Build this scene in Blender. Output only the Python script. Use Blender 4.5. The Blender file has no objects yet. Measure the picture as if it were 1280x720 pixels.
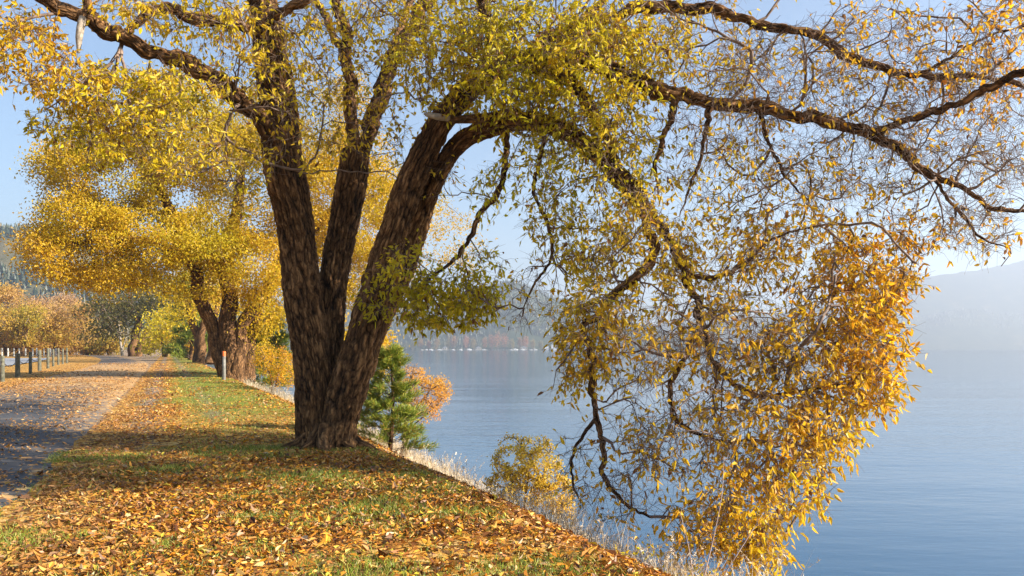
import bpy, math, random
import numpy as np
from mathutils import Vector, kdtree

random.seed(7)
R = np.random.default_rng(7)
PI = math.pi
scene = bpy.context.scene
COL = scene.collection

# ------------------------------------------------------------------ camera
EYE = 1.6                       # eye height over the road
cd = bpy.data.cameras.new('camera')
cam = bpy.data.objects.new('camera', cd)
COL.objects.link(cam)
cd.sensor_width = 36.0
cd.lens = 28.125                # 1000 px focal length on a 1280 px wide frame
cd.shift_y = 75.0 / 1280.0
cam.location = (0, 0, EYE)
cam.rotation_euler = (PI / 2, 0, 0)
cd.clip_start = 0.05
cd.clip_end = 30000
scene.camera = cam

# ------------------------------------------------------------------ light
SUN_EL, SUN_AZ = math.radians(26), math.radians(105)     # azimuth clockwise from +Y
w = bpy.data.worlds.new('World')
scene.world = w
w.use_nodes = True
sky = w.node_tree.nodes.new('ShaderNodeTexSky')
sky.sky_type = 'NISHITA'
sky.sun_disc = False
sky.sun_elevation = SUN_EL
sky.sun_rotation = SUN_AZ
sky.air_density = 1.1
sky.dust_density = 0.6
sky.ozone_density = 3.0
w.node_tree.links.new(sky.outputs[0], w.node_tree.nodes['Background'].inputs[0])
w.node_tree.nodes['Background'].inputs[1].default_value = 0.058
sl = bpy.data.lights.new('sun', 'SUN')
sl.energy = 5.0
sl.angle = math.radians(0.5)
sl.color = (1.0, 0.91, 0.77)
sun = bpy.data.objects.new('sun', sl)
COL.objects.link(sun)
SD = Vector((math.sin(SUN_AZ) * math.cos(SUN_EL), math.cos(SUN_AZ) * math.cos(SUN_EL), math.sin(SUN_EL)))
sun.rotation_euler = SD.to_track_quat('Z', 'Y').to_euler()
sun.location = SD * 60
scene.view_settings.view_transform = 'Standard'
scene.view_settings.look = 'None'
scene.view_settings.gamma = 1.0
scene.view_settings.exposure = 1.85
scene.view_settings.use_curve_mapping = False
scene.render.engine = 'CYCLES'
cy = scene.cycles
cy.use_denoising = True
cy.max_bounces = 6
cy.diffuse_bounces = 3
cy.glossy_bounces = 3
cy.transmission_bounces = 3
cy.transparent_max_bounces = 4
cy.volume_bounces = 0
HAZE = 0.00031


def P(px, py, Y):
    """world point seen in the photograph at (px, py) when it stands Y metres away"""
    return np.array([(px - 640.0) * Y / 1000.0, Y, EYE + (435.0 - py) * Y / 1000.0])


# ------------------------------------------------------------------ helpers
def tag(o, label=None, cat=None, group=None, kind=None):
    if label: o['label'] = label
    if cat: o['category'] = cat
    if group: o['group'] = group
    if kind: o['kind'] = kind
    return o


def empty(name, loc, label=None, cat=None, group=None):
    o = bpy.data.objects.new(name, None)
    o.empty_display_size = 0.3
    COL.objects.link(o)
    o.location = loc
    return tag(o, label, cat, group)


def link(name, me, mat, parent=None):
    o = bpy.data.objects.new(name, me)
    COL.objects.link(o)
    if mat is not None:
        me.materials.append(mat)
    if parent is not None:
        o.parent = parent
        o.matrix_parent_inverse = parent.matrix_basis.inverted()
    return o


def mesh_np(name, V, F, smooth=False, attrs=None):
    """V (n,3); F (m,k) all of one size, or a list of such arrays"""
    me = bpy.data.meshes.new(name)
    Fs = F if isinstance(F, list) else [F]
    Fs = [np.asarray(f, dtype=np.int32) for f in Fs if len(f)]
    V = np.asarray(V, dtype=np.float32)
    me.vertices.add(len(V))
    me.vertices.foreach_set('co', V.ravel())
    li = np.concatenate([f.ravel() for f in Fs])
    tot = np.concatenate([np.full(len(f), f.shape[1], np.int32) for f in Fs])
    me.loops.add(len(li))
    me.loops.foreach_set('vertex_index', li)
    me.polygons.add(len(tot))
    st = np.zeros(len(tot), np.int32)
    st[1:] = np.cumsum(tot)[:-1]
    me.polygons.foreach_set('loop_start', st)
    me.polygons.foreach_set('use_smooth', np.full(len(tot), smooth, dtype=bool))
    me.update(calc_edges=True)
    for k, a in (attrs or {}).items():
        a = np.asarray(a, dtype=np.float32)
        if a.ndim == 1:
            at = me.attributes.new(k, 'FLOAT', 'POINT')
            at.data.foreach_set('value', a)
        elif a.shape[1] == 3:
            at = me.attributes.new(k, 'FLOAT_VECTOR', 'POINT')
            at.data.foreach_set('vector', a.ravel())
        else:
            at = me.attributes.new(k, 'FLOAT_COLOR', 'POINT')
            at.data.foreach_set('color', a.ravel())
    return me


def vnoise(p, seed=0):
    """smooth value noise in 0..1 for an (n,3) array"""
    p = np.asarray(p, dtype=np.float64)
    i = np.floor(p).astype(np.int64)
    f = p - i
    f = f * f * (3 - 2 * f)

    def h(a, b, c):
        n = (a * 374761393 + b * 668265263 + c * 2147483647 + seed * 974634777) & 0xFFFFFFFF
        n = ((n ^ (n >> 13)) * 1274126177) & 0xFFFFFFFF
        n = (n ^ (n >> 16)) & 0xFFFFFF
        return n / float(0xFFFFFF)
    x, y, z = i[:, 0], i[:, 1], i[:, 2]
    fx, fy, fz = f[:, 0], f[:, 1], f[:, 2]
    r = 0
    for dx in (0, 1):
        for dy in (0, 1):
            for dz in (0, 1):
                wgt = (fx if dx else 1 - fx) * (fy if dy else 1 - fy) * (fz if dz else 1 - fz)
                r = r + wgt * h(x + dx, y + dy, z + dz)
    return r


def n2(x, y, s, seed=0):
    return vnoise(np.stack([np.ravel(x) * s, np.ravel(y) * s, np.zeros(np.size(x)) + 0.37], 1), seed).reshape(np.shape(x))


def nrm(a):
    return a / np.maximum(np.linalg.norm(a, axis=-1, keepdims=True), 1e-9)


def sstep(a, b, x):
    t = np.clip((x - a) / (b - a), 0, 1)
    return t * t * (3 - 2 * t)


# ------------------------------------------------------------------ materials
class NB:
    def __init__(s, name):
        s.m = bpy.data.materials.new(name)
        s.m.use_nodes = True
        s.t = s.m.node_tree
        s.b = s.t.nodes['Principled BSDF']
        s.out = s.t.nodes['Material Output']

    def n(s, typ, **kw):
        nd = s.t.nodes.new('ShaderNode' + typ)
        for k, v in kw.items():
            if k in nd.inputs.keys() if isinstance(k, str) else False:
                nd.inputs[k].default_value = v
            else:
                setattr(nd, k, v)
        return nd

    def l(s, a, b):
        s.t.links.new(a, b)

    def ramp(s, fac, stops):
        r = s.t.nodes.new('ShaderNodeValToRGB')
        e = r.color_ramp.elements
        while len(e) < len(stops):
            e.new(0.5)
        for el, (p, c) in zip(e, stops):
            el.position = p
            el.color = (*c, 1) if len(c) == 3 else c
        s.l(fac, r.inputs[0])
        return r.outputs[0]

    def mix(s, fac, a, b):
        m = s.t.nodes.new('ShaderNodeMix')
        m.data_type = 'RGBA'
        for v, i in ((fac, 0), (a, 6), (b, 7)):
            if hasattr(v, 'is_linked'):
                s.l(v, m.inputs[i])
            elif i == 0:
                m.inputs[0].default_value = v
            else:
                m.inputs[i].default_value = (*v, 1)
        return m.outputs[2]

    def math(s, op, a, b=0.0):
        m = s.t.nodes.new('ShaderNodeMath')
        m.operation = op
        for v, i in ((a, 0), (b, 1)):
            if hasattr(v, 'is_linked'):
                s.l(v, m.inputs[i])
            else:
                m.inputs[i].default_value = v
        return m.outputs[0]

    def attr(s, name):
        a = s.t.nodes.new('ShaderNodeAttribute')
        a.attribute_name = name
        return a

    def noise(s, vec, scale, detail=4, rough=0.55):
        nd = s.n('TexNoise')
        nd.inputs['Scale'].default_value = scale
        nd.inputs['Detail'].default_value = detail
        nd.inputs['Roughness'].default_value = rough
        if vec is not None:
            s.l(vec, nd.inputs['Vector'])
        return nd.outputs['Fac']

    def bump(s, h, strength=0.5, dist=0.02):
        b = s.n('Bump')
        b.inputs['Strength'].default_value = strength
        b.inputs['Distance'].default_value = dist
        s.l(h, b.inputs['Height'])
        s.l(b.outputs[0], s.b.inputs['Normal'])

    def scaled(s, vec, sc):
        m = s.n('Mapping')
        m.inputs['Scale'].default_value = sc
        s.l(vec, m.inputs['Vector'])
        return m.outputs[0]


def leaf_material(name, trans=0.5):
    b = NB(name)
    a = b.attr('leafcol')
    b.b.inputs['Roughness'].default_value = 0.45
    b.b.inputs['Specular IOR Level'].default_value = 0.35
    b.l(a.outputs['Color'], b.b.inputs['Base Color'])
    tr = b.n('BsdfTranslucent')
    g = b.n('Gamma')
    g.inputs[1].default_value = 1.0
    b.l(a.outputs['Color'], g.inputs[0])
    b.l(g.outputs[0], tr.inputs[0])
    mx = b.n('MixShader')
    mx.inputs[0].default_value = trans
    b.l(b.b.outputs[0], mx.inputs[1])
    b.l(tr.outputs[0], mx.inputs[2])
    b.l(mx.outputs[0], b.out.inputs[0])
    return b.m


def plain(name, c1, c2, scale=6, rough=0.8, bump=0.0, metallic=0.0):
    b = NB(name)
    tc = b.n('TexCoord')
    f = b.noise(tc.outputs['Object'], scale, 5)
    b.l(b.ramp(f, [(0.3, c1), (0.7, c2)]), b.b.inputs['Base Color'])
    b.b.inputs['Roughness'].default_value = rough
    b.b.inputs['Metallic'].default_value = metallic
    if bump:
        b.bump(f, bump, 0.02)
    return b.m


def bark_material(name, deep, mid, high):
    b = NB(name)
    a = b.attr('bark').outputs['Vector']
    wn = b.n('TexNoise')
    wn.inputs['Scale'].default_value = 1.0
    wn.inputs['Detail'].default_value = 3
    b.l(b.scaled(a, (9, 9, 5)), wn.inputs['Vector'])
    wv = b.n('VectorMath', operation='MULTIPLY_ADD')
    b.l(wn.outputs['Color'], wv.inputs[0])
    wv.inputs[1].default_value = (1.5, 1.5, 1.5)
    b.l(b.scaled(a, (19, 19, 4.2)), wv.inputs[2])
    vo = b.n('TexVoronoi')
    vo.feature = 'DISTANCE_TO_EDGE'
    vo.inputs['Scale'].default_value = 1.0
    b.l(wv.outputs[0], vo.inputs['Vector'])
    crack = b.ramp(vo.outputs['Distance'], [(0.0, (0, 0, 0)), (0.22, (0.75,) * 3), (0.5, (1, 1, 1))])
    big = b.noise(b.scaled(a, (30, 30, 4.5)), 1.0, 6, 0.65)
    fine = b.noise(b.scaled(a, (95, 95, 26)), 1.0, 5, 0.65)
    patch = b.noise(b.scaled(a, (2.3, 2.3, 1.1)), 1.0, 4)
    rid = b.attr('ridge').outputs['Fac']
    f = b.math('ADD', b.math('MULTIPLY', rid, 0.48), b.math('MULTIPLY', crack, 0.27))
    f = b.math('ADD', f, b.math('MULTIPLY', big, 0.25))
    f = b.math('ADD', f, b.math('MULTIPLY', b.math('SUBTRACT', fine, 0.5), 0.55))
    f = b.math('ADD', f, b.math('MULTIPLY', b.math('SUBTRACT', patch, 0.5), 0.5))
    c = b.ramp(f, [(0.25, deep), (0.55, mid), (0.92, high)])
    lich = b.ramp(b.noise(b.scaled(a, (7, 7, 5)), 1.0, 6, 0.75), [(0.60, (0, 0, 0)), (0.72, (0.22,) * 3)])
    c = b.mix(lich, c, (0.17, 0.165, 0.12))
    b.l(c, b.b.inputs['Base Color'])
    b.b.inputs['Roughness'].default_value = 0.92
    b.b.inputs['Specular IOR Level'].default_value = 0.12
    h = b.math('ADD', b.math('MULTIPLY', crack, 0.6), b.math('MULTIPLY', big, 0.4))
    h = b.math('ADD', h, b.math('MULTIPLY', fine, 0.3))
    b.bump(h, 1.0, 0.03)
    return b.m


M = {}
M['leaf'] = leaf_material('autumn_leaf', 0.55)
M['litter'] = leaf_material('fallen_leaf', 0.12)
M['needle'] = leaf_material('pine_needle', 0.2)
M['grass'] = leaf_material('grass_blade', 0.3)
M['bark'] = bark_material('willow_bark', (0.013, 0.008, 0.005), (0.110, 0.057, 0.025), (0.38, 0.205, 0.09))
M['twig'] = plain('twig_bark', (0.075, 0.048, 0.034), (0.25, 0.17, 0.125), 9, 0.8)
M['pale_twig'] = plain('pale_twig_bark', (0.22, 0.15, 0.13), (0.42, 0.32, 0.28), 9, 0.8)
M['dead_wood'] = plain('bare_dead_wood', (0.15, 0.12, 0.09), (0.38, 0.32, 0.25), 14, 0.8, 0.4)
M['post_wood'] = plain('weathered_post_wood', (0.05, 0.055, 0.035), (0.15, 0.14, 0.10), 7, 0.9, 0.4)
M['pale_post'] = plain('pale_post_paint', (0.40, 0.38, 0.34), (0.58, 0.56, 0.50), 7, 0.8)
M['chain'] = plain('rusty_chain_metal', (0.05, 0.04, 0.035), (0.12, 0.09, 0.07), 20, 0.5, 0, 0.6)
M['grey_white'] = plain('weathered_white_plastic', (0.085, 0.08, 0.068), (0.20, 0.185, 0.155), 10, 0.6)
M['orange_cap'] = plain('orange_cap_paint', (0.50, 0.09, 0.015), (0.62, 0.15, 0.025), 10, 0.5)
M['house_white'] = plain('house_white_paint', (0.76, 0.76, 0.74), (0.84, 0.84, 0.82), 0.3, 0.6)
M['house_roof'] = plain('house_grey_roof', (0.20, 0.20, 0.21), (0.32, 0.32, 0.33), 0.3, 0.6)
M['window_glass'] = plain('dark_window_glass', (0.03, 0.04, 0.05), (0.05, 0.06, 0.07), 0.3, 0.15)
M['boat_hull'] = plain('dull_white_boat_paint', (0.38, 0.38, 0.37), (0.56, 0.56, 0.55), 0.4, 0.5)
M['dock_wood'] = plain('pale_dock_wood', (0.30, 0.29, 0.27), (0.46, 0.44, 0.41), 0.4, 0.7)


# ------------------------------------------------------------------ ground shape
# road frame: u runs along the road, v to its right; the lake lies past v = 3
DU = np.array([-0.395, 0.9187])
DV = np.array([0.9187, 0.395])


def to_uv(x, y):
    return x * DU[0] + y * DU[1], x * DV[0] + y * DV[1]


def to_xy(u, v):
    return u * DU[0] + v * DV[0], u * DU[1] + v * DV[1]


WATER_Z = -2.9


def bend(u):
    return -0.0006 * np.maximum(u - 60, 0) ** 2 * (u < 400) - 69.36 * (u >= 400)


def ground_h(u, v):
    u = np.asarray(u, float)
    v = np.asarray(v, float)
    c = 3.75 + 0.5 * (n2(u, u * 0, 0.22, 3) - 0.5) + 0.35 * (n2(u, u * 0, 0.9, 4) - 0.5)
    t = np.maximum(v - (c - 0.9), 0)
    drop = 0.62 * (np.sqrt(t * t + 0.36) - 0.6)
    z = -drop + 0.12 * (n2(u, v, 0.8, 6) - 0.5) * sstep(c, c + 2, v)
    off = (v - bend(u))
    bumps = sstep(-1.1, -0.1, v) + sstep(-7.0, -8.2, off)
    z = z + bumps * (0.10 * (n2(u, v, 0.35, 1) - 0.5) + 0.05 * (n2(u, v, 1.3, 2) - 0.5))
    z = z + 0.05 * sstep(-1.5, 0.6, v) * sstep(4, 1.5, v)
    # roots lift the soil round the big tree
    return np.maximum(z, -4.4)


def gz(x, y):
    u, v = to_uv(x, y)
    return float(ground_h(np.array([u]), np.array([v]))[0])


def make_ground():
    us = np.concatenate([np.arange(-40, 2, 2.0), np.arange(2, 45, 0.2), np.arange(45, 120, 1.0), np.arange(120, 420, 8.0), np.arange(420, 1300, 60.0)])
    vs = np.concatenate([-np.geomspace(1500, 14, 24), np.arange(-13, -1.5, 0.5), np.arange(-1.5, 8.0, 0.12), np.arange(8, 14.1, 0.8)])
    U, V = np.meshgrid(us, vs, indexing='ij')
    Z = ground_h(U, V)
    X, Y = to_xy(U, V)
    nu, nv = U.shape
    idx = np.arange(nu * nv).reshape(nu, nv)
    F = np.stack([idx[:-1, :-1], idx[1:, :-1], idx[1:, 1:], idx[:-1, 1:]], -1).reshape(-1, 4)
    # cover masks
    nz = n2(U, V, 0.5, 11)
    nz2 = n2(U, V, 2.2, 12)
    straw = sstep(3.7, 4.4, V + 0.5 * (nz - 0.5)) * (1 - 0.5 * sstep(4, 10, -U + 12))
    grass = sstep(14, 22, U) * sstep(0.0, 0.8, V + 0.8 * (nz - 0.5)) * (1 - straw) * (0.65 + 0.35 * nz2)
    grass = np.maximum(grass, 0.75 * sstep(0.56, 0.72, nz) * sstep(-1.2, -0.4, V) * (1 - straw))
    far = sstep(-9, -12, V - bend(U))
    grass = np.maximum(grass, 0.25 * far)
    dirt = np.exp(-((V + 0.45 + 0.2 * (nz - 0.5)) / 0.32) ** 2) * sstep(12, 18, U) + 0.55 * np.exp(-((V - 1.0) / 0.25) ** 2) * sstep(16, 20, U)
    dirt = np.maximum(dirt, sstep(-1.2, -1.45, V) * sstep(14, 20, U) * (V - bend(U) > -2))
    litter = np.clip(0.85 - 0.6 * grass - 0.5 * dirt - 0.8 * straw, 0, 1)
    me = mesh_np('ground', np.stack([X, Y, Z], -1).reshape(-1, 3), F, True,
                 dict(straw=straw.ravel(), grass=grass.ravel(), dirt=np.clip(dirt, 0, 1).ravel(), litter=litter.ravel()))
    b = NB('leafy_ground')
    tc = b.n('TexCoord').outputs['Object']
    n_s = b.noise(tc, 3.0, 6, 0.6)
    n_f = b.noise(tc, 40.0, 4, 0.7)
    soil = b.ramp(n_f, [(0.3, (0.07, 0.04, 0.018)), (0.7, (0.24, 0.125, 0.045))])
    gr = b.ramp(n_f, [(0.3, (0.07, 0.10, 0.014)), (0.55, (0.17, 0.20, 0.03)), (0.8, (0.30, 0.28, 0.08))])
    st = b.ramp(n_f, [(0.3, (0.22, 0.16, 0.08)), (0.7, (0.45, 0.36, 0.22))])
    di = b.ramp(n_f, [(0.3, (0.17, 0.125, 0.09)), (0.7, (0.30, 0.23, 0.17))])
    c = b.mix(b.attr('grass').outputs['Fac'], soil, gr)
    c = b.mix(b.attr('dirt').outputs['Fac'], c, di)
    c = b.mix(b.attr('straw').outputs['Fac'], c, st)
    vo = b.n('TexVoronoi')
    vo.inputs['Scale'].default_value = 11
    b.l(tc, vo.inputs['Vector'])
    sp = b.n('SeparateColor')
    b.l(vo.outputs['Color'], sp.inputs[0])
    leafc = b.ramp(sp.outputs[0], [(0.0, (0.22, 0.09, 0.02)), (0.35, (0.42, 0.19, 0.035)), (0.65, (0.52, 0.29, 0.06)), (1.0, (0.55, 0.36, 0.14))])
    cover = b.math('LESS_THAN', b.math('ADD', b.math('MULTIPLY', sp.outputs[1], 0.7), b.math('MULTIPLY', n_s, 0.5)), b.math('MULTIPLY', b.attr('litter').outputs['Fac'], 0.95))
    c = b.mix(cover, c, leafc)
    b.l(c, b.b.inputs['Base Color'])
    b.b.inputs['Roughness'].default_value = 0.95
    b.b.inputs['Specular IOR Level'].default_value = 0.1
    b.bump(b.math('ADD', n_f, b.math('MULTIPLY', sp.outputs[2], 0.6)), 0.7, 0.03)
    tag(link('ground', me, b.m), kind='structure')


def make_road():
    us = np.concatenate([np.arange(-40, 45, 0.5), np.arange(45, 330, 2.0)])
    ts = np.linspace(0, 1, 15)
    U, T = np.meshgrid(us, ts, indexing='ij')
    el = -6.3 + bend(U) + 0.25 * (n2(U, U * 0, 0.9, 21) - 0.5)
    er = -1.22 + bend(U) + 0.35 * (n2(U, U * 0, 1.1, 22) - 0.5)
    V = el + (er - el) * T
    Z = 0.006 + 0.05 * (1 - (2 * T - 1) ** 2)
    Z = np.where((T == 0) | (T == 1), -0.03, Z)
    X, Y = to_xy(U, V)
    nu, nv = U.shape
    idx = np.arange(nu * nv).reshape(nu, nv)
    F = np.stack([idx[:-1, :-1], idx[1:, :-1], idx[1:, 1:], idx[:-1, 1:]], -1).reshape(-1, 4)
    edge = np.clip(sstep(0.72, 1.0, T) * sstep(12, 25, U) + sstep(0.12, 0.0, T) * 0.8, 0, 1)
    lit = np.clip(0.10 + 0.30 * sstep(15, 30, U) + 0.35 * sstep(0.6, 1.0, T) + 0.45 * sstep(26, 45, U) * sstep(100, 75, U), 0, 1)
    me = mesh_np('road', np.stack([X, Y, Z], -1).reshape(-1, 3), F, True, dict(edge=edge.ravel(), litter=lit.ravel()))
    b = NB('asphalt')
    tc = b.n('TexCoord').outputs['Object']
    n_f = b.noise(tc, 90.0, 3, 0.7)
    n_s = b.noise(tc, 0.9, 5, 0.6)
    base = b.ramp(n_f, [(0.3, (0.026, 0.028, 0.034)), (0.7, (0.062, 0.063, 0.068))])
    dust = b.ramp(n_f, [(0.3, (0.15, 0.115, 0.085)), (0.7, (0.27, 0.215, 0.165))])
    f = b.math('MULTIPLY', b.attr('edge').outputs['Fac'], b.math('ADD', n_s, 0.35))
    c = b.mix(f, base, dust)
    c = b.mix(b.math('MULTIPLY', b.math('GREATER_THAN', n_s, 0.56), 0.3), c, dust)
    vo = b.n('TexVoronoi')
    vo.inputs['Scale'].default_value = 10
    b.l(tc, vo.inputs['Vector'])
    sp = b.n('SeparateColor')
    b.l(vo.outputs['Color'], sp.inputs[0])
    leafc = b.ramp(sp.outputs[0], [(0.0, (0.24, 0.11, 0.03)), (0.5, (0.42, 0.23, 0.07)), (1.0, (0.5, 0.33, 0.15))])
    cover = b.math('LESS_THAN', b.math('ADD', b.math('MULTIPLY', sp.outputs[1], 0.6), b.math('MULTIPLY', n_s, 0.6)), b.attr('litter').outputs['Fac'])
    c = b.mix(cover, c, leafc)
    b.l(c, b.b.inputs['Base Color'])
    b.b.inputs['Roughness'].default_value = 0.85
    b.bump(n_f, 0.4, 0.01)
    tag(link('road', me, b.m), kind='structure')
    # pale parking area behind the fence
    U, T = np.meshgrid(np.linspace(58, 140, 30), np.linspace(0, 1, 8), indexing='ij')
    V = -12.5 + bend(U) - 75 * T
    X, Y = to_xy(U, V)
    Z = np.full_like(X, 0.09)
    idx = np.arange(U.size).reshape(U.shape)
    F = np.stack([idx[:-1, :-1], idx[1:, :-1], idx[1:, 1:], idx[:-1, 1:]], -1).reshape(-1, 4)
    me = mesh_np('parking_lot', np.stack([X, Y, Z], -1).reshape(-1, 3), F, True)
    tag(link('parking_lot', me, plain('pale_concrete', (0.20, 0.20, 0.205), (0.30, 0.30, 0.305), 0.2, 0.6)), kind='structure')


def make_water():
    V = np.array([[-1400, -500, WATER_Z], [5400, -500, WATER_Z], [5400, 5900, WATER_Z], [-1400, 5900, WATER_Z]], float)
    me = mesh_np('lake_water', V, np.array([[0, 1, 2, 3]]))
    b = NB('lake_water')
    tc = b.n('TexCoord').outputs['Object']
    b.b.inputs['Base Color'].default_value = (0.018, 0.065, 0.13, 1)
    b.b.inputs['Roughness'].default_value = 0.07
    b.b.inputs['IOR'].default_value = 1.33
    n1 = b.noise(b.scaled(tc, (0.55, 1.5, 1)), 1.0, 4, 0.6)
    n3 = b.noise(b.scaled(tc, (0.05, 0.16, 1)), 1.0, 3, 0.5)
    n4 = b.noise(b.scaled(tc, (0.006, 0.03, 1)), 1.0, 3, 0.5)
    amp = b.ramp(n4, [(0.35, (0.25,) * 3), (0.65, (1.0,) * 3)])
    h = b.math('ADD', b.math('MULTIPLY', b.math('MULTIPLY', n1, amp), 0.10), b.math('MULTIPLY', n3, 0.22))
    b.bump(h, 0.35, 1.0)
    tag(link('lake_water', me, b.m), kind='structure')


# ------------------------------------------------------------------ leaves and tubes
def leaf_arrays(Pos, D, N, L, W, fold=0.22, curl=0.12):
    D = nrm(D)
    S = nrm(np.cross(D, N))
    N = np.cross(S, D)
    L = np.asarray(L)[:, None] * np.ones((len(Pos), 1))
    W = np.asarray(W)[:, None] * np.ones((len(Pos), 1))
    v0 = Pos
    l1 = Pos + D * L * .3 + S * W * .5 + N * W * fold
    l2 = Pos + D * L * .68 + S * W * .36 + N * (W * fold * .8 - L * curl * .5)
    tp = Pos + D * L - N * L * curl
    r2 = Pos + D * L * .68 - S * W * .36 + N * (W * fold * .8 - L * curl * .5)
    r1 = Pos + D * L * .3 - S * W * .5 + N * W * fold
    V = np.stack([v0, l1, l2, tp, r2, r1], 1)
    return V


def leaf_mesh(name, Pos, D, N, L, W, C, mat, parent=None, fold=0.22, curl=0.12):
    V = leaf_arrays(Pos, D, N, L, W, fold, curl).reshape(-1, 3)
    n = len(Pos)
    i = np.arange(n)[:, None] * 6
    F = np.concatenate([i + np.array([[0, 1, 2, 3]]), i + np.array([[0, 3, 4, 5]])], 0)
    C = np.concatenate([C, np.ones((n, 1))], 1)
    me = mesh_np(name, V, F, False, dict(leafcol=np.repeat(C, 6, 0)))
    return link(name, me, mat, parent)


def palette(t, stops):
    """t in 0..1 -> colours by linear interpolation of (pos, rgb) stops"""
    xs = [s[0] for s in stops]
    return np.stack([np.interp(t, xs, [s[1][k] for s in stops]) for k in range(3)], -1)


AUT = [(0.0, (0.54, 0.48, 0.018)), (0.25, (0.68, 0.52, 0.020)), (0.5, (0.70, 0.46, 0.022)), (0.75, (0.76, 0.39, 0.020)), (1.0, (0.70, 0.25, 0.016))]


def spline(pts, rad, step):
    pts = np.asarray(pts, float)
    rad = np.asarray(rad, float)
    n = len(pts)
    e = np.concatenate([[2 * pts[0] - pts[1]], pts, [2 * pts[-1] - pts[-2]]])
    re_ = np.concatenate([[rad[0]], rad, [rad[-1]]])
    OP, OR = [], []
    for k in range(n - 1):
        L = np.linalg.norm(pts[k + 1] - pts[k])
        m = max(2, int(round(L / step)))
        t = (np.arange(m) / m)[:, None]
        a, b_, c, d = e[k], e[k + 1], e[k + 2], e[k + 3]
        OP.append(0.5 * ((2 * b_) + (-a + c) * t + (2 * a - 5 * b_ + 4 * c - d) * t ** 2 + (-a + 3 * b_ - 3 * c + d) * t ** 3))
        OR.append(re_[k + 1] + (re_[k + 2] - re_[k + 1]) * t[:, 0])
    OP.append(pts[-1:])
    OR.append(rad[-1:])
    return np.concatenate(OP), np.concatenate(OR)


def tube_arrays(pts, rad, nseg, amp=0.0, flare=0.0, seed=0, knob=0.0):
    """bark tube round a dense centre line -> verts, quads, bark coords, ridge value"""
    n = len(pts)
    T = nrm(np.gradient(pts, axis=0))
    ref = np.array([1.0, 0.13, 0.07])
    A = np.zeros((n, 3))
    a = ref - T[0] * ref.dot(T[0])
    a /= np.linalg.norm(a)
    for k in range(n):
        a = a - T[k] * a.dot(T[k])
        a /= np.linalg.norm(a)
        A[k] = a
    B = np.cross(T, A)
    s = np.concatenate([[0], np.cumsum(np.linalg.norm(np.diff(pts, axis=0), axis=1))])
    th = np.linspace(0, 2 * PI, nseg, endpoint=False)
    TH, S = np.meshgrid(th, s)
    r0 = max(np.median(rad), 0.03)
    tw = TH + 0.18 * S
    bc = np.stack([np.cos(tw) * r0 + seed * 3.1, np.sin(tw) * r0, S], -1).reshape(-1, 3)
    RR = np.repeat(rad[:, None], nseg, 1)
    if amp > 0:
        q = bc * np.array([34, 34, 2.9])
        wob = (vnoise(bc * np.array([5, 5, 3.6]), seed + 5) - 0.5) * 1.6
        q = q + wob[:, None] * np.array([1, 1, 0])
        wz = (vnoise(bc * np.array([11, 11, 6.0]), seed + 6) - 0.5) * 1.2
        q[:, 2] += wz + bc[:, 0] * 4.1
        m1 = np.abs(2 * vnoise(q * np.array([.55, .55, .8]), seed) - 1)
        m2 = np.abs(2 * vnoise(q * np.array([1.1, 1.1, 1.7]) + 9, seed + 1) - 1)
        m3 = vnoise(q * np.array([2.1, 2.1, 3.4]) + 4, seed + 3)
        ridge = np.clip(0.75 * np.minimum(m1 * 2.2, 1) * 0.6 + 0.40 * np.minimum(m2 * 1.8, 1) + 0.25 * m3, 0, 1)
        lump = vnoise(bc * np.array([3.2, 3.2, 1.1]), seed + 2) - 0.5
        RR = RR + ((ridge.reshape(RR.shape) - 0.55) * amp + lump.reshape(RR.shape) * RR * (0.22 + knob)) * np.clip(RR / 0.12, 0.15, 1)
    else:
        ridge = np.full(RR.size, 0.5)
    if flare > 0:
        lob = 0.55 + 0.45 * np.cos(5 * TH + seed) * np.cos(2 * TH + 1.3 * seed)
        RR = RR * (1 + flare * lob * np.exp(-np.maximum(S - 0.34, 0) / 0.20))
    V = pts[:, None, :] + RR[..., None] * (np.cos(TH)[..., None] * A[:, None, :] + np.sin(TH)[..., None] * B[:, None, :])
    idx = np.arange(n * nseg).reshape(n, nseg)
    nx = np.roll(idx, -1, 1)
    F = np.stack([idx[:-1], nx[:-1], nx[1:], idx[1:]], -1).reshape(-1, 4)
    # close the tip
    V = V.reshape(-1, 3)
    tip = len(V)
    V = np.concatenate([V, pts[-1:] + T[-1:] * rad[-1] * 0.6])
    F3 = np.stack([idx[-1], nx[-1], np.full(nseg, tip)], -1)
    bc = np.concatenate([bc, bc[-1:]])
    ridge = np.concatenate([ridge, ridge[-1:]])
    return V, F, F3, bc, ridge


def tube_obj(name, pts, rad, mat, parent, step=0.05, nseg=12, **kw):
    p, r = spline(pts, rad, step)
    V, F, F3, bc, rg = tube_arrays(p, r, nseg, **kw)
    me = mesh_np(name, V, [F, F3], True, dict(bark=bc, ridge=rg))
    return link(name, me, mat, parent)


def join_tubes(name, parts, mat, parent):
    Vs, Fs, F3s, Bs, Rs, o = [], [], [], [], [], 0
    for V, F, F3, bc, rg in parts:
        Vs.append(V); Fs.append(F + o); F3s.append(F3 + o); Bs.append(bc); Rs.append(rg)
        o += len(V)
    me = mesh_np(name, np.concatenate(Vs), [np.concatenate(Fs), np.concatenate(F3s)], True,
                 dict(bark=np.concatenate(Bs), ridge=np.concatenate(Rs)))
    return link(name, me, mat, parent)


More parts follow.
